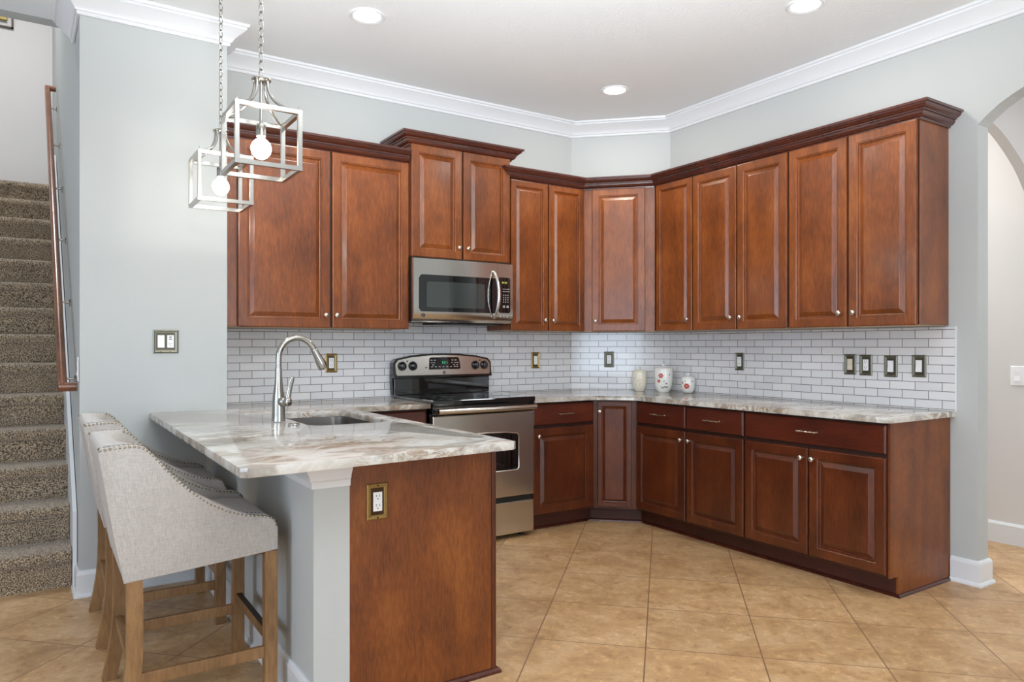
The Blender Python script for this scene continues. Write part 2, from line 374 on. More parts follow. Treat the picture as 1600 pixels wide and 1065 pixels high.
# ceiling of the kitchen and dining area; open above the stairs
bm = NB(); box(bm, -8, .8, -9, .06, CZ, CZ+.2); box(bm, -3.42, .8, .06, .3, CZ, CZ+.2); struct('ceiling', bm, M['ceiling'])
struct('wall_left', prism(NB(), [(-3.4256, NY), (-2.717, NY), (-2.717, .3), (-3.30, .3), (-3.30, 4.4), (-3.487, 4.4)], 0, 3.05), M['wall'])
struct('wall_stair', prism(NB(), [(-3.4311, .0605), (-3.30, .0605), (-3.30, 4.4), (-3.487, 4.4)], 3.05, 6.0), M['wall'])
struct('wall_back', B1(-2.717, .3, 0, .12, 0, CZ), M['wall'])
s2 = math.sqrt(.5)
struct('wall_diagonal', prism(NB(), [(0, 0), (A, -Bc), (A+.12, -Bc+.1), (.1, .12)], 0, CZ), M['wall'])
# right wall with the archway: face x=A, jamb at RY, curved head
ARC = [(-2.775, 2.436), (-2.80, 2.462), (-2.83, 2.486), (-2.872, 2.517), (-2.93, 2.549), (-2.99, 2.576), (-3.06, 2.602), (-3.16, 2.630), (-3.27, 2.652), (-3.40, 2.664), (-3.55, 2.668)]
yc = -3.55
ARCf = ARC+[(2*yc-y, z) for y, z in ARC[-2::-1]]
bm = prism(NB(), [(-Bc, 0), (-Bc, CZ), (-9, CZ), (-9, 0), (2*yc+2.775, 0)]+ARCf[::-1]+[(-2.775, 0)], A, A+.11, axis='x')
struct('wall_right', bm, M['wall'])
# foyer beyond the archway
struct('wall_foyer', B1(1.60, 1.72, -9, .3, 0, 3.05), M['wall_warm'])
struct('ceiling_foyer', B1(.8, 1.72, -9, .3, CZ, CZ+.2), M['ceiling'])
# crossing arched wall inside the foyer; its right haunch is seen through the archway
curve = [(.68, 2.45), (.71, 2.50), (.76, 2.527), (.81, 2.533), (.87, 2.529), (.925, 2.516), (1.0, 2.493), (1.08, 2.458), (1.16, 2.418), (1.227, 2.379), (1.286, 2.342), (1.35, 2.292), (1.43, 2.215), (1.50, 2.12), (1.56, 2.0), (1.592, 1.86)]
struct('wall_arch', prism(NB(), [(.6645, CZ-.001), (.6645, .001), (.6745, .001)]+curve+[(1.592, .001), (1.5985, .001), (1.5985, CZ-.001)], -2.70, -2.64, axis='y'), M['wall_warm'])
struct('baseboard_foyer', sweep(NB(), [(1.60, .2), (1.60, -8.9)], [(0, 0), (.016, 0), (.016, .12), (.008, .135), (0, .135)]), M['white'])
# far walls that close the place behind the camera (with window openings)
bm = NB(); box(bm, -8, -4.3, -9, -8.88, 0, CZ); box(bm, -.9, 1.72, -9, -8.88, 0, CZ); box(bm, -4.3, -.9, -9, -8.88, 2.6, CZ); box(bm, -4.3, -.9, -9, -8.88, 0, .3)
struct('wall_front', bm, M['wall'])
bm = NB(); box(bm, -8, -7.88, -9, -8.0, 0, CZ); box(bm, -8, -7.88, -6.4, -4.5, 0, CZ); box(bm, -8, -7.88, -2.3, 4.4, 0, 6); box(bm, -8, -7.88, -8.0, -2.3, 0, .5); box(bm, -8, -7.88, -8.0, -2.3, 2.5, CZ)
struct('wall_side', bm, M['wall'])
def window(name, x0, x1, y, z0, z1, rz=0, loc=(0, 0, 0)):
    o = bpy.data.objects.new(name, None); COL.objects.link(o); o['kind'] = 'structure'; o.location = loc; o.rotation_euler = (0, 0, rz)
    bm = NB()
    for a, b in ((x0, x0+.07), (x1-.07, x1), ((x0+x1)/2-.04, (x0+x1)/2+.04)): box(bm, a, b, y-.04, y+.04, z0, z1)
    box(bm, x0, x1, y-.04, y+.04, z0, z0+.07); box(bm, x0, x1, y-.04, y+.04, z1-.07, z1)
    obj('window_frame', bm, M['white'], o)
window('window_1', -4.3, -.9, -8.93, .3, 2.6)
window('window_2', -.80, .80, 0, .5, 2.5, PI/2, (-7.94, -7.2, 0))
window('window_3', -1.1, 1.1, 0, .5, 2.5, PI/2, (-7.94, -3.4, 0))
# stairwell shell
struct('wall_landing', B1(-8, -3.3, 4.2, 4.32, 0, 6), M['wall_warm'])
struct('ceiling_stair', B1(-8, -3.3, .0, 4.4, 6, 6.1), M['ceiling'])
struct('wall_header', B1(-7.88, -3.4312, .061, .16, 3.05, 6), M['wall'])

# ceiling crown moulding
CR = [(0, 2.942), (.010, 2.942), (.014, 2.948), (.014, 2.958), (.022, 2.962), (.026, 2.972), (.036, 2.984), (.060, 3.004), (.078, 3.018), (.088, 3.024), (.088, 3.034), (.098, 3.038), (.102, 3.05), (0, 3.05)]
struct('trim_1', sweep(NB(), [(-3.4345, .058), (-3.4256, NY), (-2.717, NY), (-2.717, 0), (0, 0), (A, -Bc), (A, -8.85)], CR), M['white'], 30)
BBP = [(0, 0), (.028, 0), (.028, .008), (.022, .018), (.016, .020), (.016, .112), (.012, .125), (.006, .132), (0, .132)]
struct('baseboard_right', sweep(NB(), [(A, -2.642), (A, RY), (A+.11, RY), (A+.11, -1.5)], BBP), M['white'])
struct('baseboard_left', sweep(NB(), [(-3.43, -.185), (-3.4256, NY), (-2.83, NY)], BBP), M['white'])
# sloped skirt board and stairs
H, TD, YS = .1925, .24, -.12
def stairs():
    t = empty('staircase', 'carpeted staircase rising away behind the left wall, speckled brown carpet', 'staircase', (-4.03, YS, 0))
    t.location = (0, 0, 0)
    xr = -3.452; xl = -4.628
    for k in range(1, 15):
        y0 = YS+(k-1)*TD; z1 = k*H; z0 = (k-1)*H
        yb = y0+TD+.03 if k < 14 else 4.198
        xr_ = xr-.017*k/14*2
        # rounded nosing profile in (y,z)
        pr = [(yb, z0), (y0-.015 if k > 1 else y0-.03, z0)]
        pr += [(y0-.022, z0+.02), (y0-.020, z1-.075)]
        for i in range(7):
            a = -PI/2+PI*i/6
            pr.append((y0-.022-.022*math.cos(a)-.0, z1-.034+.034*math.sin(a)))
        pr += [(yb, z1)]
        bm = prism(NB(), pr, xl, xr_, axis='x')
        st = obj('stair_step', bm, M['carpet'], t, smooth=40)
    return t
ST = stairs()
# white skirt board along the wall side of the stairs
def skirt():
    sl = H/TD; pts = [(-.20, 0), (-.20, .40), (3.0, .40+3.2*sl), (3.0, 3.2*sl-.1), (.05, 0)]
    bm = NB()
    lo = [bm.verts.new((-3.4305-.0138*(y+.2)-.020, y, z)) for y, z in pts]; hi = [bm.verts.new((-3.4305-.0138*(y+.2)-.001, y, z)) for y, z in pts]
    bm.faces.new(lo); bm.faces.new(hi[::-1])
    for i in range(len(pts)): j = (i+1) % len(pts); bm.faces.new((lo[i], hi[i], hi[j], lo[j]))
    struct('trim_2', bm, M['white'])
skirt()

# peninsula knee wall
KX0, KX1, PY = -2.828, -2.702, -2.235
struct('wall_peninsula', B1(KX0, KX1, PY, NY, 0, .884), M['wall'])
struct('baseboard_peninsula', sweep(NB(), [(KX0, NY-.03), (KX0, PY+.004)], BBP), M['white'])
CAP = [(0, .790), (.008, .790), (.010, .812), (.016, .818), (.018, .830), (.030, .850), (.032, .862), (.040, .868), (.040, .884), (0, .884)]
struct('trim_3', sweep(NB(), [(KX0, NY-.002), (KX0, PY), (KX1, PY)], CAP), M['white'], 30)

# ------------------------------------------------------------------ backsplash
def splash(w, loc, rz, label):
    bm = B1(0, w, -.008, 0, .9145, 1.372)
    if w > 2.5: box(bm, 1.145, 1.915, -.008, 0, 1.3721, 1.46)
    o = obj('tile_backsplash', bm, M['tile'], loc=loc, rz=rz); tag(o, label, 'backsplash')
    return o
splash(2.715, (-2.716, -.0005, 0), 0, 'pale grey subway tile backsplash behind the faucet and stove')
splash(.780, (.0006, -.0006, 0), -PI/4+.004, 'short angled subway tile backsplash behind the canisters, between two corners')
sb = splash(2.110, (A-.0005, -Bc-.004, 0), -PI/2, 'pale subway tile backsplash with four plates, on the right wall')
obj('edge_trim', B1(2.110, 2.118, -.010, 0, .9145, 1.376, .001), M['white'], sb)

# ------------------------------------------------------------------ cabinet kit
DOORP = [(.000, -.014), (.003, -.019), (.007, -.020), (.050, -.020), (.053, -.0165), (.057, -.0165), (.060, -.008), (.065, -.0065), (.069, -.008), (.088, -.0175), (.091, -.0185)]
DOORN = [(i*.80 if i > .01 else i, y) for i, y in DOORP]
def add_knob(parent, x, z, y=-.020):
    bm = lathe(NB(), [(0, 0), (.008, 0), (.006, .006), (.0055, .012), (.010, .016), (.0145, .019), (.0155, .023), (.013, .027), (.007, .030), (0, .031)], 20, TR(x, y, z) @ RX(PI/2))
    return obj('knob', bm, M['knob'], parent, 50)
def add_pull(parent, x, z, y=-.020):
    bm = NB()
    for s in (-1, 1):
        lathe(bm, [(.0075, 0), (.0075, .003), (.0045, .006), (.0045, .026)], 12, TR(x+s*.048, y, z) @ RX(PI/2))
    n = 15; pts = []; rs = []
    for i in range(n):
        t = -1+2*i/(n-1); pts.append((x+t*.062, y-.026-.004*(1-t*t), z)); rs.append(.0035+.0025*(abs(t)**4)+.002*math.exp(-(t/.12)**2)+.002*math.exp(-((abs(t)-.78)/.08)**2))
    tube(bm, pts, rs, 10)
    return obj('pull_handle', bm, M['knob'], parent, 50)
def add_door(parent, x0, x1, z0, z1, knob=None, mat='cherry', prof=DOORP, label=None, name='door'):
    o = obj(name, rings_panel(NB(), x0, x1, z0, z1, prof, -.001), M[mat], parent)
    if knob: add_knob(o, *knob)
    return o
def add_drawer(parent, x0, x1, z0, z1, mat='cherry_base_h', pull=True):
    o = obj('drawer', rings_panel(NB(), x0, x1, z0, z1, [(0, -.013), (.004, -.018), (.008, -.020)], -.001), M[mat], parent)
    if pull: add_pull(o, (x0+x1)/2, (z0+z1)/2)
    return o
UZ0, UZ1 = 1.378, 2.456
def upper(label, loc, rz, w, doors, z0=UZ0, z1=UZ1, d=.298, polybody=None, group=None, zoff=.0):
    t = empty('wall_cabinet', label, 'cabinet', loc, rz)
    # local: x along the front, y into the wall from the face-frame, z up
    if polybody: bm = prism(NB(), polybody, z0+.004, z1+.05)
    else: bm = B1(0, w, 0, d, z0+.004, z1+.05, .001, 1)
    obj('cabinet_body', bm, M['cherry'], t)
    if polybody: ins = [(x*.97+.01, y*.97+.005) for x, y in polybody]; obj('underside', prism(NB(), ins, z0-.0005, z0+.0035), M['bottom'], t)
    else: obj('underside', B1(.012, w-.012, .014, d-.004, z0-.0005, z0+.0035), M['bottom'], t)
    f0 = .060 if w > 1 else .0015
    if not polybody: obj('gap_shade_board', B1(f0, w-.0015, -.0009, -.0001, z0+.006, z1-.002), M['frame'], t)  # thin dark sheet painting the shade seen in the door gaps
    for x0, x1, kx in doors:
        add_door(t, x0, x1, z0+.0, z1, (kx, z0+.078), 'cherry', DOORN if (x1-x0) < .36 else DOORP)
    return t
YF = -.2986                       # face-frame plane on the back wall
XF = A-.2986
# cornice profile (out, z) relative to the top of the doors
def cornp(z): return [(0, z-.004), (.010, z-.004), (.012, z+.006), (.022, z+.009), (.031, z+.017), (.035, z+.028), (.035, z+.034), (.044, z+.035), (.044, z+.042), (.052, z+.045), (.062, z+.053), (.067, z+.063), (.067, z+.066), (.077, z+.066), (.077, z+.079), (0, z+.079)]

c1 = upper('cherry wall cabinet with two wide doors above the faucet', (-2.712, YF, 0), 0, 1.134, [(.064, .605, .572), (.617, 1.130, .640)])
obj('cornice', sweep(NB(), [(0, -.0015), (1.125, -.0015)], [(o, z) for o, z in cornp(UZ1)]), M['cornice'], c1, 30)
# tall one above the microwave, a little deeper
c2 = upper('cherry wall cabinet with two short doors above the microwave, set higher', (-1.576, YF-.012, 0), 0, .778, [(.006, .383, .354), (.395, .772, .421)], z0=1.852, z1=2.590, d=.310)
obj('cornice', sweep(NB(), [(0, .309), (0, 0), (.778, 0), (.778, .309)], cornp(2.580)), M['cornice'], c2, 30)
for o in (c2,):
    pass
c3 = upper('narrow two door cherry wall cabinet right of the microwave', (-.796, YF, 0), 0, .676, [(.008, .334, .298), (.345, .670, .372)])
# diagonal corner cabinet, front from P to Q
Pq = Vector((-.119, YF)); Qq = Vector((XF, -.684))
dw = (Qq-Pq).length; ang = math.atan2(Qq.y-Pq.y, Qq.x-Pq.x)
def toloc(pts, o, a):
    r = []
    for x, y in pts:
        dx, dy = x-o.x, y-o.y; r.append((dx*math.cos(-a)-dy*math.sin(-a), dx*math.sin(-a)+dy*math.cos(-a)))
    return r
dpoly = toloc([(Pq.x, Pq.y), (Qq.x, Qq.y), (A-.002, -.684), (A-.002, -Bc-.003), (-.003, -.003), (-.119, -.003)], Pq, ang)
c4 = upper('angled corner cherry wall cabinet with one door, lit paler than its neighbours', (Pq.x, Pq.y, 0), ang, dw, [(.070, dw-.072, .098)], polybody=dpoly)
y0 = -.686
c5 = upper('narrowest single door cherry wall cabinet, just right of the angled corner cabinet', (XF, y0, 0), -PI/2, .382, [(.028, .379, .349)])
c6 = upper('two door cherry wall cabinet between the narrow single door one and the end one', (XF, -1.070, 0), -PI/2, .776, [(.005, .380, .346), (.389, .766, .424)])
c7 = upper('two door cherry wall cabinet at the right end, its side panel exposed', (XF, -1.848, 0), -PI/2, .780, [(.004, .381, .342), (.392, .772, .428)])
cn = obj('cabinet_cornice', sweep(NB(), [(-.796, -.003), (-.796, YF), (Pq.x, YF), (XF, Qq.y), (XF, -2.628), (A-.001, -2.628)], cornp(UZ1)), M['cornice'], smooth=30)
tag(cn, 'long dark cherry crown moulding along the top of the right-hand wall cabinets', 'moulding')

# ------------------------------------------------------------------ base cabinets
BZ0, BZ1 = .105, .884
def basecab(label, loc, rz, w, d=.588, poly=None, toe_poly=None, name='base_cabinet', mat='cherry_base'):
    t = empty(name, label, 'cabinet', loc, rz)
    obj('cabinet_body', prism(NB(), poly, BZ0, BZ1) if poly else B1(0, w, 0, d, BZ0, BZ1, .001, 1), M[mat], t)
    if not poly: obj('gap_shade_board', B1(.0015, w-.0015, -.0009, -.0001, BZ0+.004, BZ1-.002), M['frame'], t)  # dark sheet behind the fronts, gap shade put into its colour
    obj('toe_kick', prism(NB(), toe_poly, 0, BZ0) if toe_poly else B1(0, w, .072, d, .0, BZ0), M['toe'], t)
    return t
def shoe(t, path):
    obj('shoe_moulding', sweep(NB(), path, [(0, 0), (.016, 0), (.014, .008), (.008, .014), (0, .016)]), M['cornice'], t)
FY = -.592; FX = A-.592
b1 = basecab('cherry base cabinet with one drawer over one door, right of the stove', (-.812, FY, 0), 0, .550)
add_drawer(b1, .012, .538, .726, .870); add_door(b1, .012, .538, .118, .706, (.048, .652), 'cherry_base')
shoe(b1, [(0, .072), (.55, .072)])
Pb = Vector((-.262, FY)); Qb = Vector((FX, -.806)); bw = (Qb-Pb).length; ba = math.atan2(Qb.y-Pb.y, Qb.x-Pb.x)
o_ = .072; tpx = Vector((Pb.x-.02, FY+o_))
bpoly = toloc([(Pb.x, Pb.y), (Qb.x, Qb.y), (A-.004, Qb.y), (A-.003, -Bc-.004), (-.003, -.003), (Pb.x, -.003)], Pb, ba)
tpoly = toloc([(Pb.x, FY+.072), (Pb.x+.03, FY+.072), (FX+.072, Qb.y+.03), (FX+.072, Qb.y), (A-.004, Qb.y), (A-.003, -Bc-.004), (-.003, -.003), (Pb.x, -.003)], Pb, ba)
b2 = basecab('angled corner base cabinet with one very narrow cherry door', (Pb.x, Pb.y, 0), ba, bw, poly=bpoly, toe_poly=tpoly)
add_door(b2, .030, bw-.040, .118, .872, (.048, .800), 'cherry_base', [(i*.62 if i > .01 else i, y) for i, y in DOORP])
shoe(b2, [toloc([(Pb.x+.03, FY+.072)], Pb, ba)[0], toloc([(FX+.072, Qb.y+.03)], Pb, ba)[0]])
b3 = basecab('cherry base cabinet with two drawers over two doors beside the corner', (FX, -.808, 0), -PI/2, .944)
add_drawer(b3, .010, .470, .726, .870); add_drawer(b3, .482, .938, .726, .870)
add_door(b3, .010, .470, .118, .706, (.442, .650), 'cherry_base'); add_door(b3, .482, .938, .118, .706, (.512, .650), 'cherry_base')
shoe(b3, [(0, .072), (.944, .072)])
b4 = basecab('cherry base cabinet with one long drawer and an exposed end panel', (FX, -1.753, 0), -PI/2, .872)
add_drawer(b4, .008, .868, .726, .870)
add_door(b4, .008, .428, .118, .706, (.396, .650), 'cherry_base'); add_door(b4, .438, .868, .118, .706, (.464, .650), 'cherry_base')
obj('end_panel', prism(NB(), [(-.002, BZ0), (-.002, BZ1), (.589, BZ1), (.589, 0), (.070, 0), (.070, BZ0)], .8725, .884, axis='x'), M['oak_panel'], b4)
shoe(b4, [(0, .072), (.884, .072), (.884, .589)])
# left of the stove, mostly behind the peninsula top
b5 = basecab('slim cherry base cabinet between sink counter and stove, top edge visible', (-2.118, FY, 0), 0, .526)
add_drawer(b5, .060, .516, .726, .870, pull=False); add_door(b5, .060, .516, .118, .706, None, 'cherry_base')
# peninsula cabinet (fronts face the stove), end panel faces the camera
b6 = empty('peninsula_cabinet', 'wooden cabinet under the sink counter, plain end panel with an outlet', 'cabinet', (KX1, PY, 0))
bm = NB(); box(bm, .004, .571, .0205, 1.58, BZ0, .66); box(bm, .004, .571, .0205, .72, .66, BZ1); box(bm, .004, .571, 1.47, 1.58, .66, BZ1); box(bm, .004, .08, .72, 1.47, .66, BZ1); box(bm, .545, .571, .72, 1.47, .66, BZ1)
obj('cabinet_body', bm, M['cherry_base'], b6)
obj('toe_kick', B1(.002, .520, .020, 1.58, 0, BZ0), M['toe'], b6)
obj('end_panel', B1(.0005, .574, .004, .020, .0, BZ1), M['oak_panel'], b6)
obj('corner_stile', B1(.5745, .593, -.002, .020, .0, BZ1, .002), M['cherry_base'], b6)
for y0_, y1_ in ((.05, .52), (.53, 1.0)):   # fronts on the stove side
    obj('door', rings_panel(NB(), 0, y1_-y0_, .118, .870, DOORP, -.001), M['cherry_base'], b6, loc=(.571, y0_, 0), rz=PI/2)
obj('shoe_moulding', sweep(NB(), [(.0, .004), (.594, .004), (.594, .03)], [(0, 0), (.018, 0), (.017, .010), (.010, .018), (0, .020)]), M['cornice'], b6)

# ------------------------------------------------------------------ countertops
SZ0, SZ1 = .884, .914
def slab(name, outer, holes, label):
    bm = NB()
    if not holes:
        prism(bm, outer, SZ0, SZ1, bev=.004)
    else:
        edges = []
        for lp in [outer]+holes:
            vs = [bm.verts.new((x, y, SZ0)) for x, y in lp]
            edges += [bm.edges.new((vs[i], vs[(i+1) % len(vs)])) for i in range(len(vs))]
        r = bmesh.ops.triangle_fill(bm, use_beauty=True, use_dissolve=False, edges=edges)
        faces = [g for g in r['geom'] if isinstance(g, bmesh.types.BMFace)]
        ex = bmesh.ops.extrude_face_region(bm, geom=faces)
        nv = [g for g in ex['geom'] if isinstance(g, bmesh.types.BMVert)]
        bmesh.ops.translate(bm, verts=nv, vec=(0, 0, SZ1-SZ0))
        bmesh.ops.recalc_face_normals(bm, faces=bm.faces)
        ed = [e for e in bm.edges if len(e.link_faces) == 2 and e.calc_face_angle(0) > 1.2 and abs(e.verts[0].co.z-e.verts[1].co.z) < 1e-6]
        bmesh.ops.bevel(bm, geom=ed, offset=.004, segments=2, affect='EDGES', profile=.6)
    o = obj(name, bm, M['marble'], smooth=35); return tag(o, label, 'countertop')
def rrect(x0, x1, y0, y1, r, n=6):
    pts = []
    for cx, cy, a0 in ((x1-r, y1-r, 0), (x0+r, y1-r, PI/2), (x0+r, y0+r, PI), (x1-r, y0+r, 1.5*PI)):
        for i in range(n+1): a = a0+PI/2*i/n; pts.append((cx+r*math.cos(a), cy+r*math.sin(a)))
    return pts
SX0, SX1, SY0, SY1 = -2.585, -2.200, -1.465, -.790
outer = [(-3.108, NY-.0005), (-3.108, -2.43), (-3.09, -2.449), (-2.125, -2.386), (-2.106, -2.368), (-2.118, -.645), (-1.590, -.645), (-1.590, -.0005), (-2.716, -.0005), (-2.716, NY-.0005)]
slab('countertop', outer, [rrect(SX0, SX1, SY0, SY1, .07)], 'grey and tan veined stone countertop of the peninsula with the sink')
CO = .035
outer2 = [(-.812, -.0005), (-.812, -.645), (-.275, -.645), (FX-.053, -.835), (FX-.053, -2.630), (FX-.035, -2.662), (A-.0005, -2.662), (A-.0005, -Bc-.0005), (-.0005, -.0005)]
slab('countertop', outer2, [], 'long veined stone countertop running from the stove around to the right wall end')

# ------------------------------------------------------------------ sink, faucet, air switch
t = empty('kitchen_sink', 'stainless undermount sink set in the peninsula countertop', 'sink', ((SX0+SX1)/2, (SY0+SY1)/2, .70))
def sinkbowl():
    bm = NB(); cx, cy = (SX0+SX1)/2, (SY0+SY1)/2
    lv = [(.012, .1835), (-.004, .1835), (-.006, .12), (-.010, .04), (-.030, .008), (-.07, .0)]
    rings = []
    for o, z in lv:
        rings.append([bm.verts.new((x-cx, y-cy, z)) for x, y in rrect(SX0-o, SX1+o, SY0-o, SY1+o, max(.02, .07+o))])
    lw = [( .012, .181), (-.001, .181), (-.003, .12), (-.007, .036), (-.030, .003), (-.07, -.004)]
    for a, b in zip(rings, rings[1:]):
        n = len(a)
        for i in range(n): bm.faces.new((a[i], b[i], b[(i+1) % n], a[(i+1) % n]))
    bm.faces.new(rings[-1])
    return bm
obj('bowl', sinkbowl(), M['steel_d'], t, 40)
obj('drain', lathe(NB(), [(0, .002), (.03, .002), (.042, .004), (.045, .001)], 24, cap=False), M['nickel'], t, 40)
fa = empty('kitchen_faucet', 'brushed nickel gooseneck pull-down faucet beside the sink', 'faucet', (-2.652, -1.168, SZ1+.001), 0)
obj('faucet_base', lathe(NB(), [(.032, 0), (.0315, .004), (.030, .03), (.029, .075), (.0285, .10), (.026, .125), (.022, .15), (.0185, .18), (.0165, .21), (.015, .25)], 32), M['nickel'], fa, 40)
pts = [(0, 0, .245), (0, 0, .26), (0, 0, .285)]
for i in range(1, 16):
    a = PI-(PI*.87)*i/15
    pts.append((.088+.088*math.cos(a), 0, .300+.092*math.sin(a)))
obj('spout', tube(NB(), pts, .0135, 16), M['nickel'], fa, 60)
e = Vector(pts[-1]); dirv = (Vector(pts[-1])-Vector(pts[-2])).normalized()
pp = [e+dirv*s for s in (0, .004, .03, .07, .098, .104)]
obj('spray_head', tube(NB(), pp, [.0145, .0155, .0175, .0225, .0245, .022], 20), M['nickel'], fa, 40)
sb_ = e+dirv*.045
obj('spray_button', tube(NB(), [sb_+Vector((.017, 0, -.0)), sb_+Vector((.021, 0, .002))+dirv*.03], .006, 8), M['slot'], fa, 40)
# handle hub pokes out toward the sink's near corner, lever rising from its cap
hm = TR(0, 0, .092) @ Matrix.Rotation(-1.05, 4, 'Z') @ Matrix.Rotation(PI/2, 4, 'Y')
obj('handle_hub', lathe(NB(), [(.023, .0), (.024, .018), (.0245, .036), (.021, .044), (.019, .046), (.019, .052), (.021, .054), (.020, .066), (.012, .073), (0, .075)], 28, hm), M['nickel'], fa, 40)
lv = []; hd = Vector((math.cos(1.05), -math.sin(1.05), 0))
for i in range(9):
    q = i/8; lv.append(hd*(.058+.016*q*q)+Vector((.012*q, 0, 0))+Vector((0, 0, .092+.118*q)))
obj('lever', tube(NB(), lv, [.012, .0125, .012, .011, .0105, .0105, .011, .0105, .007], 14, flat=.55), M['nickel'], fa, 50)
sw = obj('air_switch', lathe(NB(), [(.0, .004), (.012, .004), (.014, .007), (.022, .007), (.026, .004), (.026, 0)], 24, cap=False), M['nickel'], smooth=40, loc=(-2.637, -1.365, SZ1+.0005))
tag(sw, 'small round chrome button in the countertop right beside the faucet', 'air switch')

# ------------------------------------------------------------------ range
rg = empty('stove', 'stainless and black freestanding electric stove with glass cooktop', 'stove', (-1.202, 0, 0))
RW = .378
obj('body', B1(-RW, RW, -.605, -.015, .03, .900), M['black'], rg)
for x in (-.33, .33):
    for y in (-.56, -.07): obj('foot', lathe(NB(), [(.018, 0), (.018, .03)], 12, TR(x, y, 0)), M['blackm'], rg)
ck = obj('cooktop', B1(-.381, .381, -.665, -.075, .900, .932, .006), M['glass_b'], rg)
for x, y, r in ((-.19, -.24, .085), (.19, -.24, .105), (-.19, -.49, .105), (.19, -.49, .085)):
    obj('burner_ring', lathe(NB(), [(r-.003, .9322), (r-.003, .9326), (r, .9326), (r, .9322)], 40, TR(x, y, 0), cap=False), M['glass_g'], rg)
obj('front_rail', B1(-RW, RW, -.650, -.605, .845, .900, .004), M['black'], rg)
dr = obj('oven_door', B1(-RW, RW, -.655, -.606, .282, .835, .006), M['steel'], rg)
obj('oven_window', prism(NB(), [(-.246, .46), (.236, .46), (.248, .472), (.248, .675), (.238, .690), (.15, .702), (0, .706), (-.16, .702), (-.248, .690), (-.258, .675), (-.258, .472)], -.658, -.654, axis='y'), M['glass_b'], dr)
obj('window_trim', tube(NB(), [(-.256, -.657, .455), (.242, -.657, .455), (.253, -.657, .466), (.253, -.657, .68), (.240, -.657, .696), (.15, -.657, .707), (0, -.657, .711), (-.16, -.657, .707), (-.252, -.657, .696), (-.263, -.657, .68), (-.263, -.657, .466)], .0035, 8, closed=True), M['steel'], dr, 40)
hb = NB(); n = 17; P_ = [(-.362+.724*i/(n-1), -.700-.010*math.sin(PI*i/(n-1)), .866) for i in range(n)]
tube(hb, P_, .0165, 14, flat=1.0)
for s in (-1, 1): box(hb, s*.345-.014, s*.345+.014, -.695, -.648, .856, .876, .003)
obj('door_handle', hb, M['steel'], dr, 40)
wd = obj('warming_drawer', B1(-RW, RW, -.650, -.606, .034, .246, .006), M['steel'], rg)
obj('drawer_gap', B1(-.372, .372, -.640, -.605, .247, .281), M['blackm'], rg)
# backguard
bg = obj('backguard', prism(NB(), [(-.381, .932), (.381, .932), (.386, 1.06), (.383, 1.15), (.36, 1.175), (.25, 1.196), (.1, 1.208), (0, 1.210), (-.1, 1.208), (-.25, 1.196), (-.36, 1.175), (-.383, 1.15), (-.386, 1.06)], -.060, -.015, axis='y', bev=.003), M['black'], rg, 30)
obj('guard_lower', B1(-.376, .376, -.078, -.0605, .934, 1.045, .003), M['glass_b'], bg)
def tilt_panel(name, outline, mat, par, y0, thick, smooth=None):
    # a board leaning back: y grows with z
    bm = NB(); f = lambda z: y0+(z-1.05)*.16
    a = [bm.verts.new((x, f(z), z)) for x, z in outline]; b = [bm.verts.new((x, f(z)+thick, z)) for x, z in outline]
    bm.faces.new(a); bm.faces.new(b[::-1])
    for i in range(len(a)): j = (i+1) % len(a); bm.faces.new((a[i], b[i], b[j], a[j]))
    return obj(name, bm, mat, par, smooth)
tilt_panel('guard_shroud', [(-.386, 1.05), (.386, 1.05), (.388, 1.15), (.365, 1.18), (.25, 1.202), (.1, 1.214), (0, 1.216), (-.1, 1.214), (-.25, 1.202), (-.365, 1.18), (-.388, 1.15)], M['black'], bg, -.098, .045)
cpn = tilt_panel('control_panel', [(-.365, 1.066), (.365, 1.066), (.372, 1.08), (.374, 1.145), (.352, 1.170), (.25, 1.190), (.1, 1.201), (0, 1.203), (-.1, 1.201), (-.25, 1.190), (-.352, 1.170), (-.374, 1.145), (-.372, 1.08)], M['steel'], bg, -.104, .012)
tilt_panel('display', [(-.125, 1.104), (.118, 1.104), (.128, 1.112), (.120, 1.182), (.110, 1.188), (-.105, 1.188), (-.115, 1.182)], M['glass_b'], cpn, -.1055, .004)
def fz(z): return -.1065+(z-1.05)*.16
bm = NB()
for (x, w) in ((-.012, .012), (.004, .012), (.022, .008)):
    box(bm, x-w/2+.001, x+w/2-.003, fz(1.152)-.0008, fz(1.152), 1.143, 1.160)
obj('clock_digits', bm, M['led'], cpn)
bm = NB()
for z, xs in ((1.122, [-.10, -.07, -.04, -.01, .02, .05, .08, .10]), (1.150, [-.10, -.08, .06, .085, .105]), (1.168, [-.1, -.075, .065, .09]), (1.135, [-.09, .075, .10])):
    for x in xs: box(bm, x-.007, x+.007, fz(z)-.0007, fz(z), z-.0022, z+.0022)
obj('button_print', bm, M['print'], cpn)
for x in (-.325, -.245, .252, .325):
    k = obj('burner_knob', lathe(NB(), [(.027, 0), (.026, .006), (.019, .010), (.017, .024), (.013, .027), (0, .027)], 24, TR(x, fz(1.130), 1.130) @ RX(PI/2-.16)), M['black'], cpn, 40)
    obj('pointer', box(NB(), x-.0025, x+.0025, fz(1.13)-.034, fz(1.13)-.012, 1.112, 1.150, .001), M['black'], k)
    obj('dial_print', lathe(NB(), [(.0325, .0), (.0325, .0012), (.029, .0012), (.029, 0)], 28, TR(x, fz(1.130), 1.130) @ RX(PI/2-.16), cap=False), M['slot'], k)
bm = NB()
for x, z in ((-.285, 1.163), (-.145, 1.118), (.292, 1.165)): lathe(bm, [(0, .002), (.005, .002), (.005, 0)], 10, TR(x, fz(z), z) @ RX(PI/2-.16))
obj('indicator_marks', bm, M['slot'], cpn)
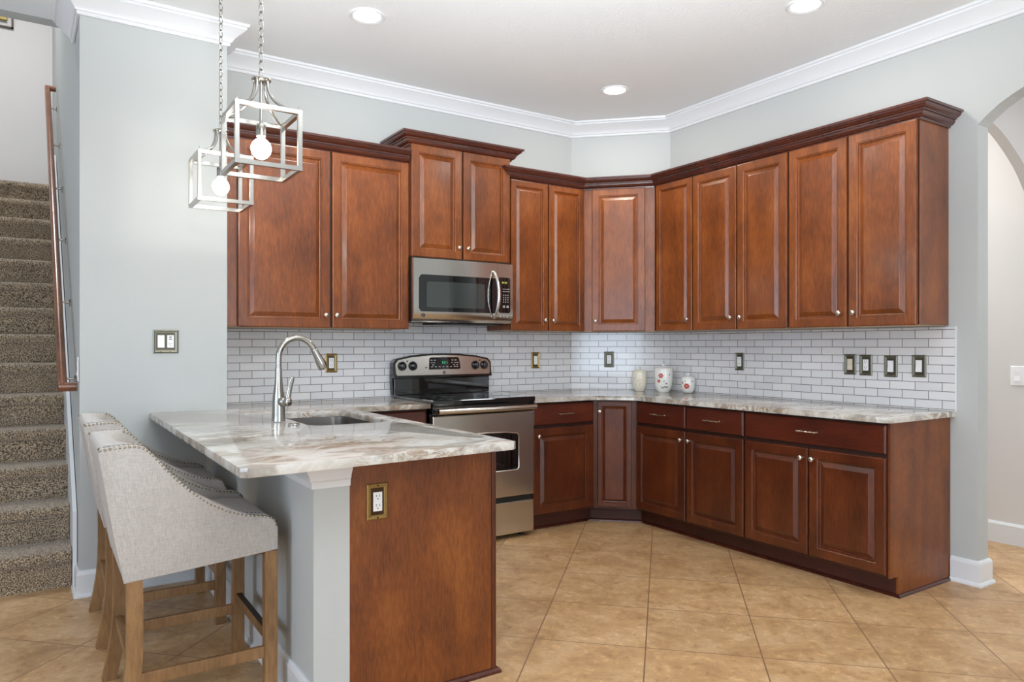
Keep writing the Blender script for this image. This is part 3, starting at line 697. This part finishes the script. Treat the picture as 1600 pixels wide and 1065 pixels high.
def badge(par, x, y, z, r, tilt=0):
    m4 = TR(x, y, z) @ RX(PI/2-tilt)
    b = obj('round_badge', lathe(NB(), [(0, .0015), (r*.9, .0015), (r, .0008), (r, 0)], 28, m4), M['slot'], par)
    bm = NB()
    for k, (a0, a1, cx, rr) in enumerate(((.6, 5.2, -.30, .34), (.4, 5.0, .30, .34))):
        p = [m4 @ Vector((r*(cx+rr*math.cos(a0+(a1-a0)*i/14)), r*(rr*1.35*math.sin(a0+(a1-a0)*i/14)), .002)) for i in range(15)]
        tube(bm, p, r*.065, 6)
    tube(bm, [m4 @ Vector((r*.82*math.cos(2*PI*i/28), r*.82*math.sin(2*PI*i/28), .0018)) for i in range(28)], r*.05, 6, closed=True)
    obj('badge_script', bm, M['knob'], b)
badge(cpn, -.006, fz(1.082), 1.082, .011, .16)

# ------------------------------------------------------------------ microwave
mw = empty('microwave', 'stainless over-the-range microwave hung under the short cabinet', 'microwave', (-1.202, 0, 0))
obj('body', B1(-.379, .379, -.360, -.012, 1.428, 1.848, .004), M['blackm'], mw)
def curved_front(x0, x1, z0, z1, y0, th, n=10, bulge=.012, roll=.03):
    """front board bulging outward in the middle of the appliance; lower lip rolls under"""
    bm = NB(); zs = [z0, z0+.012, z0+.03, z0+.06]+[z0+.06+(z1-z0-.06)*i/3 for i in (1, 2, 3)]
    grid = []
    for i in range(n+1):
        x = x0+(x1-x0)*i/n; col = []
        for z in zs:
            t = x/.38; y = y0-bulge*(1-t*t)
            dz = (z-z0)
            if dz < .06: y += roll*((.06-dz)/.06)**2
            col.append(bm.verts.new((x, y, z)))
        grid.append(col)
    for i in range(n):
        for j in range(len(zs)-1): bm.faces.new((grid[i][j], grid[i+1][j], grid[i+1][j+1], grid[i][j+1]))
    # back and sides
    bk = [[bm.verts.new((x0+(x1-x0)*i/n, y0+th, z)) for z in (z0, z1)] for i in range(n+1)]
    for i in range(n):
        bm.faces.new((bk[i][0], bk[i][1], bk[i+1][1], bk[i+1][0]))
        bm.faces.new((grid[i][0], bk[i][0], bk[i+1][0], grid[i+1][0])); bm.faces.new((grid[i][-1], grid[i+1][-1], bk[i+1][1], bk[i][1]))
    for k in (0, n): bm.faces.new(grid[k]+[bk[k][1], bk[k][0]])
    return bm
MYF = -.388
md = obj('door', curved_front(-.381, .253, 1.424, 1.836, MYF, .027), M['steel'], mw, 35)
mp_ = obj('control_housing', curved_front(.2545, .381, 1.424, 1.836, MYF, .027, n=4), M['steel'], mw, 35)
def mf(x): return MYF-.012*(1-(x/.38)**2)
def curved_plate(outline_x0, outline_x1, z0, z1, r, out, mat, name, par, n=12, th=.003):
    bm = NB(); lo, hi, lob, hib = [], [], [], []
    for i in range(n+1):
        x = outline_x0+(outline_x1-outline_x0)*i/n
        d = min(x-outline_x0, outline_x1-x); c = 0
        if d < r: c = r-math.sqrt(max(0, r*r-(r-d)**2))
        y = mf(x)-out
        lo.append(bm.verts.new((x, y, z0+c))); hi.append(bm.verts.new((x, y, z1-c))); lob.append(bm.verts.new((x, y+th, z0+c))); hib.append(bm.verts.new((x, y+th, z1-c)))
    for i in range(n):
        bm.faces.new((lo[i], lo[i+1], hi[i+1], hi[i])); bm.faces.new((lob[i], hib[i], hib[i+1], lob[i+1]))
        bm.faces.new((lo[i], lob[i], lob[i+1], lo[i+1])); bm.faces.new((hi[i], hi[i+1], hib[i+1], hib[i]))
    bm.faces.new((lo[0], hi[0], hib[0], lob[0])); bm.faces.new((lo[-1], lob[-1], hib[-1], hi[-1]))
    return obj(name, bm, mat, par, 30)
wn = curved_plate(-.345, .250, 1.492, 1.732, .022, .0015, M['glass_b'], 'window', md, 40)
curved_plate(-.290, .148, 1.520, 1.688, .004, .0022, M['glass_g'], 'window_screen', wn, 20)
cp = curved_plate(.262, .360, 1.496, 1.742, .014, .0015, M['glass_b'], 'keypad_panel', mp_, 20)
# handle: long bowed bar
P_ = []
for i in range(15):
    t = i/14; P_.append((.218+.012*math.sin(PI*t), mf(.22)-.006-.050*math.sin(PI*t)**.7, 1.455+.325*t))
obj('door_handle', tube(NB(), P_, [.007+.006*math.sin(PI*i/14) for i in range(15)], 14), M['steel'], md, 60)
obj('handle_recess', tube(NB(), [(.172+.030*(abs(t)**2.2), mf(.18)-.003, 1.615+.14*t) for t in [-1+i/7 for i in range(15)]], .0026, 8), M['steel'], md, 60)
bm = NB(); y = mf(.31)-.0022
for i, x in enumerate((.292, .302, .315, .325)): box(bm, x-.0035, x+.0035, y-.0008, y, 1.700, 1.713)
obj('clock_digits', bm, M['led_y'], cp)
bm = NB()
for z in (1.662, 1.645): 
    for x in (.300, .314, .330, .345): box(bm, x-.005, x+.005, y-.0004, y+.0006, z-.0018, z+.0018)
for z in (1.648, 1.630, 1.612, 1.595, 1.578, 1.562):
    box(bm, .268, .284, y-.0004, y+.0010, z-.0025, z+.0025)
for r_, z in enumerate((1.620, 1.604, 1.588, 1.572)):
    for x in (.302, .320, .338): box(bm, x-.0028, x+.0028, y-.0004, y+.0008, z-.0035, z+.0035)
for x in (.305, .335):
    for z in (1.545, 1.536): box(bm, x-.009, x+.009, y-.0004, y+.0008, z-.0025, z+.0025)
obj('button_print', bm, M['print'], cp)
for x in (.280, .310, .340):
    obj('round_button', lathe(NB(), [(.007, 0), (.007, .003), (.004, .004), (0, .004)], 16, TR(x, mf(x)+.001, 1.470) @ RX(PI/2)), M['knob'], mp_, 40)
badge(md, -.312, mf(-.312)+.0006, 1.468, .013)
obj('underside_vent', B1(-.15, .33, -.34, -.05, 1.414, 1.4285), M['blackm'], mw)

# ------------------------------------------------------------------ wall plates
def plate(label, loc, rz, kind, frame='pewter', inner='pewter_d', w=.078, h=.124, gang=1, group=None, cat=None, devmat='plastic', d2=None):
    nm = {'outlet': 'wall_outlet', 'switch': 'light_switch', 'dimmer': 'light_switch'}[kind]
    t = empty(nm, label, cat or {'outlet': 'outlet', 'switch': 'light switch', 'dimmer': 'light switch'}[kind], loc, rz)
    W_ = w if gang == 1 else w+.046
    prof = [(0, -.004), (.003, -.006), (.006, -.007), (.010, -.005), (.013, -.005), (.016, -.003)] if frame != 'plastic' else [(0, -.003), (.004, -.006), (.02, -.006)]
    obj('cover_plate', rings_panel(NB(), -W_/2, W_/2, -h/2, h/2, prof, -.0005), M[frame], t, None)
    if frame != 'plastic':
        iw = W_/2-.0165; bm = NB()
        box(bm, -iw, iw, -.0036, -.0031, -h/2+.0165, h/2-.0165)
        obj('inner_panel', bm, M[inner], t)
        bm = NB()
        for s in (-1, 1):
            for gx in ([0] if gang == 1 else [-.023, .023]): lathe(bm, [(.0035, 0), (.003, .002), (0, .0024)], 10, TR(gx, -.0066, s*(h/2-.0075)) @ RX(PI/2))
        obj('screw', bm, M[inner], t)
    for g in range(gang):
        gx = 0 if gang == 1 else (-.023+.046*g); kk = kind if gang == 1 else ('switch', 'usb')[g]
        dv = obj('receptacle' if kk in ('outlet', 'usb') else 'rocker', box(NB(), gx-.0165, gx+.0165, -.0075, -.0032, -.0335, .0335, .001) if kk != 'switch' else prism(NB(), [(-.0035, -.0335), (-.0105, -.0325), (-.0065, .0), (-.0080, .0335), (-.0035, .0335)], gx-.0165, gx+.0165, axis='x'), M[devmat], t)
        bm = NB()
        if kk == 'outlet':
            for zc in (-.0165, .0165):
                for sx in (-.006, .006): box(bm, gx+sx-.0011, gx+sx+.0011, -.0079, -.0074, zc+.000, zc+.008)
                lathe(bm, [(.0023, 0), (.0023, .0006), (0, .0006)], 10, TR(gx, -.0074, zc-.0065) @ RX(PI/2))
            obj('slots', bm, M['slot'], dv)
        elif kk == 'usb':
            for zc in (.024, .012): box(bm, gx-.007, gx+.007, -.0079, -.0074, zc-.0022, zc+.0022)
            for sx in (-.006, .006): box(bm, gx+sx-.0011, gx+sx+.0011, -.0079, -.0074, -.016, -.008)
            lathe(bm, [(.0023, 0), (.0023, .0006), (0, .0006)], 10, TR(gx, -.0074, -.0225) @ RX(PI/2))
            obj('slots', bm, M['slot'], dv)
        elif kk == 'dimmer':
            box(bm, gx-.0165, gx+.0165, -.0079, -.0074, -.0004, .0004)
            obj('slider_line', bm, M['slot'], dv)
        else: bm.free()
    return t
ZP = 1.156; YP = -.0087
plate('framed outlet on the tiles between the faucet and the stove', (-1.995, YP, ZP), 0, 'outlet', frame='brass')
plate('framed light switch on the back wall tiles right of the stove', (-.362, YP, ZP), 0, 'switch', frame='brass')
dgo = Vector((.215, -.215))+Vector((-1, -1)).normalized()*.0087
plate('framed outlet on the angled corner tiles above the left canister', (dgo.x, dgo.y, 1.160), -PI/4, 'outlet')
XW = A-.0087
plate('framed outlet alone on the right wall tiles, between the canisters and the row of four', (XW, -1.230, 1.158), -PI/2, 'outlet')
plate('framed dimmer, ivory, leftmost of the four plates near the end of the tiles', (XW, -2.062, ZP), -PI/2, 'dimmer', devmat='ivory')
plate('framed outlet, the only one among the four plates near the end of the tiles', (XW, -2.163, 1.154), -PI/2, 'outlet')
plate('framed rocker switch, third of the four plates, hung slightly low', (XW, -2.314, 1.150), -PI/2, 'switch')
plate('framed rocker switch nearest the white end edge of the tiles', (XW, -2.475, 1.155), -PI/2, 'switch')
plate('double pewter plate with a switch and a charging outlet on the left wall', (-3.030, NY-.0005, 1.292), 0, 'switch', gang=2, cat='switch plate')
plate('brass framed outlet on the wooden end panel of the peninsula', (-2.600, PY+.0035, .722), 0, 'outlet', frame='brass', inner='brass_d', w=.080, h=.128)
plate('plain white switch on the foyer wall beyond the archway', (1.5995, -2.541, 1.078), -PI/2, 'switch', frame='plastic')
p_ = plate('plain white switch on the stairway wall edge, seen nearly edge on', (-3.4275, -.30, 1.15), PI*1.5, 'switch', frame='plastic')
# ------------------------------------------------------------------ canisters
def canister(label, loc, w, h, body, flowers, cat='canister'):
    t = empty('canister', label, cat, loc); r = w/2
    prof = [(r*.60, 0), (r*.66, h*.03), (r*.82, h*.12), (r*.95, h*.32), (r*1.0, h*.55), (r*1.0, h*.85), (r*.97, h*.97), (r*.95, h)]
    b = obj('jar', lathe(NB(), [(0, 0)]+prof+[(r*.90, h), (r*.90, h-.01), (0, h-.01)], 40), M[body], t, 50)
    l = obj('lid', lathe(NB(), [(r*.94, h+.0005), (r*.94, h+.004), (r*.75, h+.011), (r*.35, h+.017), (.010, h+.019)], 36), M[body], t, 50)
    obj('lid_knob', lathe(NB(), [(.009, h+.019), (.007, h+.024), (.011, h+.031), (.011, h+.037), (.006, h+.041), (0, h+.042)], 20), M[body], l, 60)
    def rad(z):
        f = z/h
        for (r0, z0), (r1, z1) in zip(prof, prof[1:]):
            if z0 <= z <= z1: return r0+(r1-r0)*(z-z0)/(z1-z0)
        return r
    def patch(ang, z, rr, mat, petals=0, sx=1, rot=0, hole=0, lift=.0006):
        bm = NB(); n = 30; c = []
        def P(u, v):
            zz = z+v; R_ = rad(zz)+lift; a = ang+u/R_; return (R_*math.cos(a), R_*math.sin(a), zz)
        ring = []; inn = []
        for i in range(n):
            a = 2*PI*i/n; q = rr*(1+.16*math.cos(petals*a)) if petals else rr
            u, v = q*math.cos(a)*sx, q*math.sin(a); u, v = u*math.cos(rot)-v*math.sin(rot), u*math.sin(rot)+v*math.cos(rot)
            ring.append(bm.verts.new(P(u, v))); inn.append(bm.verts.new(P(u*.5, v*.5)))
        for i in range(n): bm.faces.new((ring[i], ring[(i+1) % n], inn[(i+1) % n], inn[i]))
        ce = bm.verts.new(P(0, 0))
        for i in range(n): bm.faces.new((inn[i], inn[(i+1) % n], ce))
        return obj('painted_flower' if petals else 'painted_leaf', bm, M[mat], b)
    ca = math.atan2(-4.62-loc[1], -3.595-loc[0])
    for (du, z, rr, mat, pet, sx, rot) in flowers:
        patch(ca+du/r, z*h, rr, mat, pet, sx, rot)
        if pet: patch(ca+du/r, z*h, rr*.42, {'red': 'pink', 'pink': 'mat', 'tan': 'mat'}[mat], 5, 1, 0, lift=.0011)
    return t
canister('cream canister with faint tan flowers, left of the three', (.345, -.425, SZ1+.0005), .116, .150, 'mat_cream',
    [(.008, .60, .008, 'tan', 5, 1, 0), (-.012, .55, .007, 'tan', 5, 1, 0), (.006, .42, .006, 'tan', 5, 1, 0), (.004, .80, .003, 'blue', 0, 1, 0), (.0, .33, .003, 'green', 0, 1, 0), (-.038, .68, .0035, 'blue', 0, 1, 0), (.008, .16, .0035, 'tan', 0, 1.6, 0), (-.03, .36, .005, 'tan', 5, 1, 0)])
canister('tallest white canister with two red painted flowers', (.430, -.600, SZ1+.0005), .142, .176, 'mat',
    [(-.020, .72, .018, 'red', 6, 1, 0), (-.037, .48, .012, 'red', 6, 1, 0), (.004, .48, .008, 'green', 0, .4, -.5), (.022, .38, .006, 'blue', 0, 1, 0), (.048, .75, .005, 'blue', 0, 1, 0), (-.014, .20, .011, 'green', 0, .35, .6), (.004, .22, .012, 'green', 0, .4, -1.0), (.026, .22, .012, 'green', 0, .45, -1.2), (-.068, .58, .004, 'blue', 0, 1, 0)])
canister('smallest white canister with one red ring flower', (.495, -.790, SZ1+.0005), .104, .110, 'mat',
    [(-.010, .48, .020, 'red', 7, 1, 0), (.032, .80, .005, 'blue', 0, 1, 0), (-.020, .82, .004, 'blue', 0, 1, 0), (-.043, .70, .010, 'red', 5, .6, 0), (-.036, .26, .006, 'green', 0, .5, .4)])

# ------------------------------------------------------------------ stools
def stool():
    t = empty('counter_stool', 'front stool of two, beige linen with nailhead trim, whole side panel in view', 'stool', (-3.13, -1.725, 0))
    prof = [(-.238, .503), (-.263, .636), (-.290, .803), (-.311, .925), (-.306, .940), (-.245, .946), (-.200, .945), (-.176, .936), (-.153, .913), (-.095, .840), (-.036, .779), (.024, .731), (.087, .697), (.151, .677), (.215, .666), (.240, .650), (.250, .620), (.250, .541), (.10, .531), (-.07, .517)]
    for s in (-1, 1):
        y0, y1 = (s*.275, s*.228); lo, hi = min(y0, y1), max(y0, y1)
        obj('arm', prism(NB(), prof, lo, hi, axis='y', bev=.008, seg=3), M['linen'], t, 50)
        # nailheads along the rim
        bm = NB(); path = prof[4:17]; seglen = 0; acc = []
        for a, b in zip(path, path[1:]):
            d = math.dist(a, b); k = 0
            while seglen <= d:
                f = seglen/d; acc.append((a[0]+(b[0]-a[0])*f, a[1]+(b[1]-a[1])*f, math.atan2(b[1]-a[1], b[0]-a[0]))); seglen += .0140
            seglen -= d
        bms = {s*.274: bm, s*.229: NB()}
        for x, z, an in acc:
            for yy in ((s*.274), (s*.229)):
                bm = bms[yy]
                # on the bevelled shoulder of the rim
                nx, nz = -math.sin(an)*-1, math.cos(an)*-1
                nx, nz = math.sin(-an)*-1*-1, math.cos(an)
                sgn = 1 if abs(yy) > .25 else -1
                v = Vector((-math.sin(an), sgn*s*1.0, math.cos(an))).normalized()
                q = v.to_track_quat('Z', 'Y').to_matrix().to_4x4()
                base = Vector((x+math.sin(an)*.006, yy-sgn*s*.005, z-math.cos(an)*.006))+v*.0045
                lathe(bm, [(.0052, 0), (.0045, .0022), (.0024, .0036), (0, .0040)], 8, Matrix.Translation(base) @ q)
        for bm in bms.values(): obj('nailhead_trim', bm, M['nail'], t, 60)
    # back: outer shell curved to a thick padded inner face
    bm = NB(); ny, zs = 15, [.505, .56, .62, .70, .78, .85, .90, .93, .944, .950]
    def bx(z):
        pts = [(-.238, .503), (-.263, .636), (-.290, .803), (-.311, .925), (-.311, .96)]
        pts = [(z_, x_) for x_, z_ in pts]
        for (z0, x0), (z1, x1) in zip(pts, pts[1:]):
            if z0 <= z <= z1: return x0+(x1-x0)*(z-z0)/(z1-z0)
        return pts[0][1]
    outer_, inner_ = [], []
    for z in zs:
        ro, ri = [], []
        for j in range(ny+1):
            y = -.2275+.455*j/ny; u = y/.2275
            rnd = max(0, (z-.925)/.025); rnd = min(1, rnd)
            ro.append(bm.verts.new((bx(z)+.002+.012*rnd**2, y, z-.002)))
            th = .075+.045*abs(u)**2.5
            ri.append(bm.verts.new((bx(z)+th-.018*rnd**2, y, z-.002)))
        outer_.append(ro); inner_.append(ri)
    for k in range(len(zs)-1):
        for j in range(ny):
            bm.faces.new((outer_[k][j], outer_[k][j+1], outer_[k+1][j+1], outer_[k+1][j])); bm.faces.new((inner_[k][j], inner_[k+1][j], inner_[k+1][j+1], inner_[k][j+1]))
        for j in (0, ny): bm.faces.new((outer_[k][j], outer_[k+1][j], inner_[k+1][j], inner_[k][j]))
    for j in range(ny):
        bm.faces.new((outer_[0][j], inner_[0][j], inner_[0][j+1], outer_[0][j+1])); bm.faces.new((outer_[-1][j], outer_[-1][j+1], inner_[-1][j+1], inner_[-1][j]))
    obj('backrest', bm, M['linen'], t, 50)
    # back piping seam between outer back and sides
    # seat cushion
    bm = NB(); nx, nyy = 10, 10; top = []
    for i in range(nx+1):
        row = []
        for j in range(nyy+1):
            u, v = -1+2*i/nx, -1+2*j/nyy
            row.append(bm.verts.new((.012+.232*u, .2265*v, .640+.030*(1-u**4)*(1-v**4))))
        top.append(row)
    bot = [[bm.verts.new((.012+.232*(-1+2*i/nx), .2265*(-1+2*j/nyy), .548)) for j in range(nyy+1)] for i in range(nx+1)]
    for i in range(nx):
        for j in range(nyy): bm.faces.new((top[i][j], top[i+1][j], top[i+1][j+1], top[i][j+1])); bm.faces.new((bot[i][j], bot[i][j+1], bot[i+1][j+1], bot[i+1][j]))
    for i in range(nx):
        for j in (0, nyy): bm.faces.new((top[i][j], bot[i][j], bot[i+1][j], top[i+1][j]))
    for j in range(nyy):
        for i in (0, nx): bm.faces.new((top[i][j], top[i][j+1], bot[i][j+1], bot[i][j]))
    obj('seat', bm, M['linen'], t, 40)
    obj('seat_frame', B1(-.20, .240, -.2265, .2265, .520, .547), M['stool_wood'], t)
    for s in (-1, 1):
        yy = s*.250
        obj('leg', B1(.205, .249, yy-.022, yy+.022, 0, .5385, .003), M['stool_wood'], t)
        # rear leg sweeps backward toward the floor
        bm = NB(); ring = []
        cs = [(.515, -.208), (.42, -.206), (.33, -.206), (.25, -.208), (.17, -.214), (.09, -.226), (.0, -.244)]
        for z, x in cs: ring.append([bm.verts.new(p) for p in ((x-.024, yy-.022, z), (x+.024, yy-.022, z), (x+.024, yy+.022, z), (x-.024, yy+.022, z))])
        for a, b in zip(ring, ring[1:]):
            for k in range(4): bm.faces.new((a[k], b[k], b[(k+1) % 4], a[(k+1) % 4]))
        bm.faces.new(ring[0]); bm.faces.new(ring[-1][::-1])
        obj('leg', bm, M['stool_wood'], t, 30)
        obj('stretcher', B1(-.195, .206, yy-.010, yy+.010, .158, .198, .002), M['stool_wood'], t)
    fs = obj('stretcher', B1(.216, .238, -.2275, .2275, .205, .242, .002), M['stool_wood'], t)
    obj('foot_plate', B1(.217, .237, -.2275, .2275, .2425, .2455), M['iron'], fs)
    obj('stretcher', B1(-.224, -.202, -.2275, .2275, .205, .242, .002), M['stool_wood'], t)
    return t
s1 = stool()
s2_ = copy_tree(s1); s2_.location = (-3.13, -.868, 0); s2_['label'] = 'rear stool of two, beige linen, mostly hidden behind the front stool'

# ------------------------------------------------------------------ pendants
def pendant():
    t = empty('pendant_light', 'square lantern pendant with lit globe bulb, nearer and higher in view', 'pendant light', (-2.860, -1.680, 0))
    hw, z0, z1, bt = .118, 1.962, 2.182, .0085
    bm = NB()
    for sx in (-1, 1):
        for sy in (-1, 1): box(bm, sx*hw-bt, sx*hw+bt, sy*hw-bt, sy*hw+bt, z0, z1, .001, 1)
    for z in (z0, z1):
        for s in (-1, 1):
            box(bm, -hw+bt, hw-bt, s*hw-bt, s*hw+bt, z-bt, z+bt) ; box(bm, s*hw-bt, s*hw+bt, -hw-bt, hw+bt, z-bt, z+bt)
    cg = obj('cage', bm, M['nickel'], t)
    bm = NB()
    for sx in (-1, 1):
        for sy in (-1, 1): lathe(bm, [(.004, z1+bt), (.004, z1+bt+.008), (.002, z1+bt+.014), (0, z1+bt+.015)], 10, TR(sx*hw, sy*hw, 0))
    obj('finial', bm, M['nickel'], cg)
    # four curved arms from the collar to the top corners
    bm = NB()
    for sx in (-1, 1):
        for sy in (-1, 1):
            pts = []
            for i in range(13):
                f = i/12; rr = .020+(hw-.020)*(f**2.3); zz = 2.318-(2.318-z1-.004)*(1-(1-f)**1.35)
                pts.append((sx*rr, sy*rr, zz))
            tube(bm, pts, .0062, 8)
    obj('arms', bm, M['nickel'], t, 60)
    obj('collar', lathe(NB(), [(0, 2.334), (.016, 2.334), (.020, 2.329), (.036, 2.326), (.038, 2.321), (.034, 2.316), (.020, 2.312), (0, 2.312)], 28), M['nickel'], t, 40)
    obj('socket', lathe(NB(), [(.0065, 2.312), (.0065, 2.150), (.017, 2.146), (.019, 2.138), (.019, 2.098), (.012, 2.094)], 24), M['nickel'], t, 40)
    obj('bulb', lathe(NB(), [(.012, 2.097), (.014, 2.090), (.024, 2.082), (.034, 2.070), (.039, 2.055), (.039, 2.047), (.034, 2.030), (.024, 2.018), (.012, 2.010), (0, 2.008)], 32), M['bulb'], t, 80)
    # chain
    bm = NB(); z = 2.334; k = 0
    while z < 3.03:
        a = k % 2*PI/2; pts = []
        for i in range(16):
            th = 2*PI*i/16; u = .0095*math.cos(th); v = .019*math.sin(th)
            pts.append((u*math.cos(a+.5), u*math.sin(a+.5), z+.014+v))
        tube(bm, pts, .0022, 6, closed=True); z += .0325; k += 1
    obj('chain', bm, M['nickel'], t, 60)
    obj('canopy', lathe(NB(), [(0, 3.022), (.02, 3.024), (.05, 3.032), (.062, 3.049), (0, 3.049)], 32), M['nickel'], t, 40)
    return t
pd1 = pendant()
pd2 = copy_tree(pd1); pd2.location = (-2.850, -.868, 0); pd2['label'] = 'square lantern pendant with lit globe bulb, farther one near the left wall'
# ------------------------------------------------------------------ recessed lights
def can_light(label, x, y, e=6):
    t = empty('recessed_light', label, 'ceiling light', (x, y, CZ))
    obj('trim_ring', lathe(NB(), [(.075, -.0005), (.098, -.0005), (.098, -.004), (.090, -.009), (.076, -.006)], 36, cap=False), M['white'], t, 40)
    obj('lens', lathe(NB(), [(0, -.002), (.074, -.002), (.074, -.0006), (0, -.0006)], 36), M['can'], t, 40)
    lamp('recessed_lamp', 'AREA', (x, y, CZ-.015), e, WARM, .15, None, (x, y, 0))
can_light('recessed ceiling light above the sink counter, left of the three', -2.116, -.93)
can_light('recessed ceiling light near the far corner, lowest in the picture', -.24, -.80)
can_light('recessed ceiling light cut by the top edge, upper right', -.244, -2.30)

# ------------------------------------------------------------------ handrail
hr = empty('stair_handrail', 'brown wooden handrail mounted on the stair wall with metal brackets', 'handrail', (0, 0, 0))
def rx(y): return -3.4333-.0138*y
pts = [(rx(-.20)-.006, -.20, 1.052), (rx(-.20)-.063, -.20, 1.052)]
sl = H/TD
def rail(bm, p0, p1, w=.022, h=.026): tube(bm, [p0, p1], w, 14, flat=1.15)
bm = NB(); p0 = Vector((rx(-.2)-.065, -.20, 1.055)); p1 = Vector((rx(2.88)-.065, 2.88, 1.055+3.08*.800))
rail(bm, p0, p1)
obj('rail', bm, M['rail_wood'], hr, 40)
for q in (p0, p1):
    obj('wall_return', tube(NB(), [(q.x-.018, q.y, q.z), (q.x+.063, q.y, q.z)], .022, 14, flat=1.1), M['rail_wood'], hr, 40)
for k in range(6):
    f = (k+.25)/5.6; q = p0.lerp(p1, f)
    bm = NB(); wx = rx(q.y)-.001
    lathe(bm, [(.024, 0), (.022, .004), (.010, .007)], 16, TR(wx, q.y, q.z-.075) @ Matrix.Rotation(-PI/2, 4, 'Y'))
    tube(bm, [(wx-.004, q.y, q.z-.075), (wx-.04, q.y, q.z-.072), (q.x, q.y, q.z-.05), (q.x, q.y, q.z-.02)], .006, 8)
    obj('bracket', bm, M['nickel'], hr, 50)

# ------------------------------------------------------------------ art on the landing wall
ar = empty('wall_art', 'gold square panel in a thin dark metal frame high on the landing wall', 'wall art', (-4.05, 4.198, 4.60))
bm = NB()
x0, x1, z0, z1 = -.245, .234, -.155, .145
box(bm, x1-.016, x1, -.02, -.004, z0, z1+.03); box(bm, x0, x0+.016, -.02, -.004, z0, z1+.03); box(bm, x0, x1, -.02, -.004, z0, z0+.016); box(bm, x0, x1, -.02, -.004, z1, z1+.016)
obj('metal_frame', bm, M['iron'], ar)
obj('gold_panel', B1(x0+.052, x1-.052, -.035, -.008, z0+.068, z1+.045, .003), M['gold'], ar)
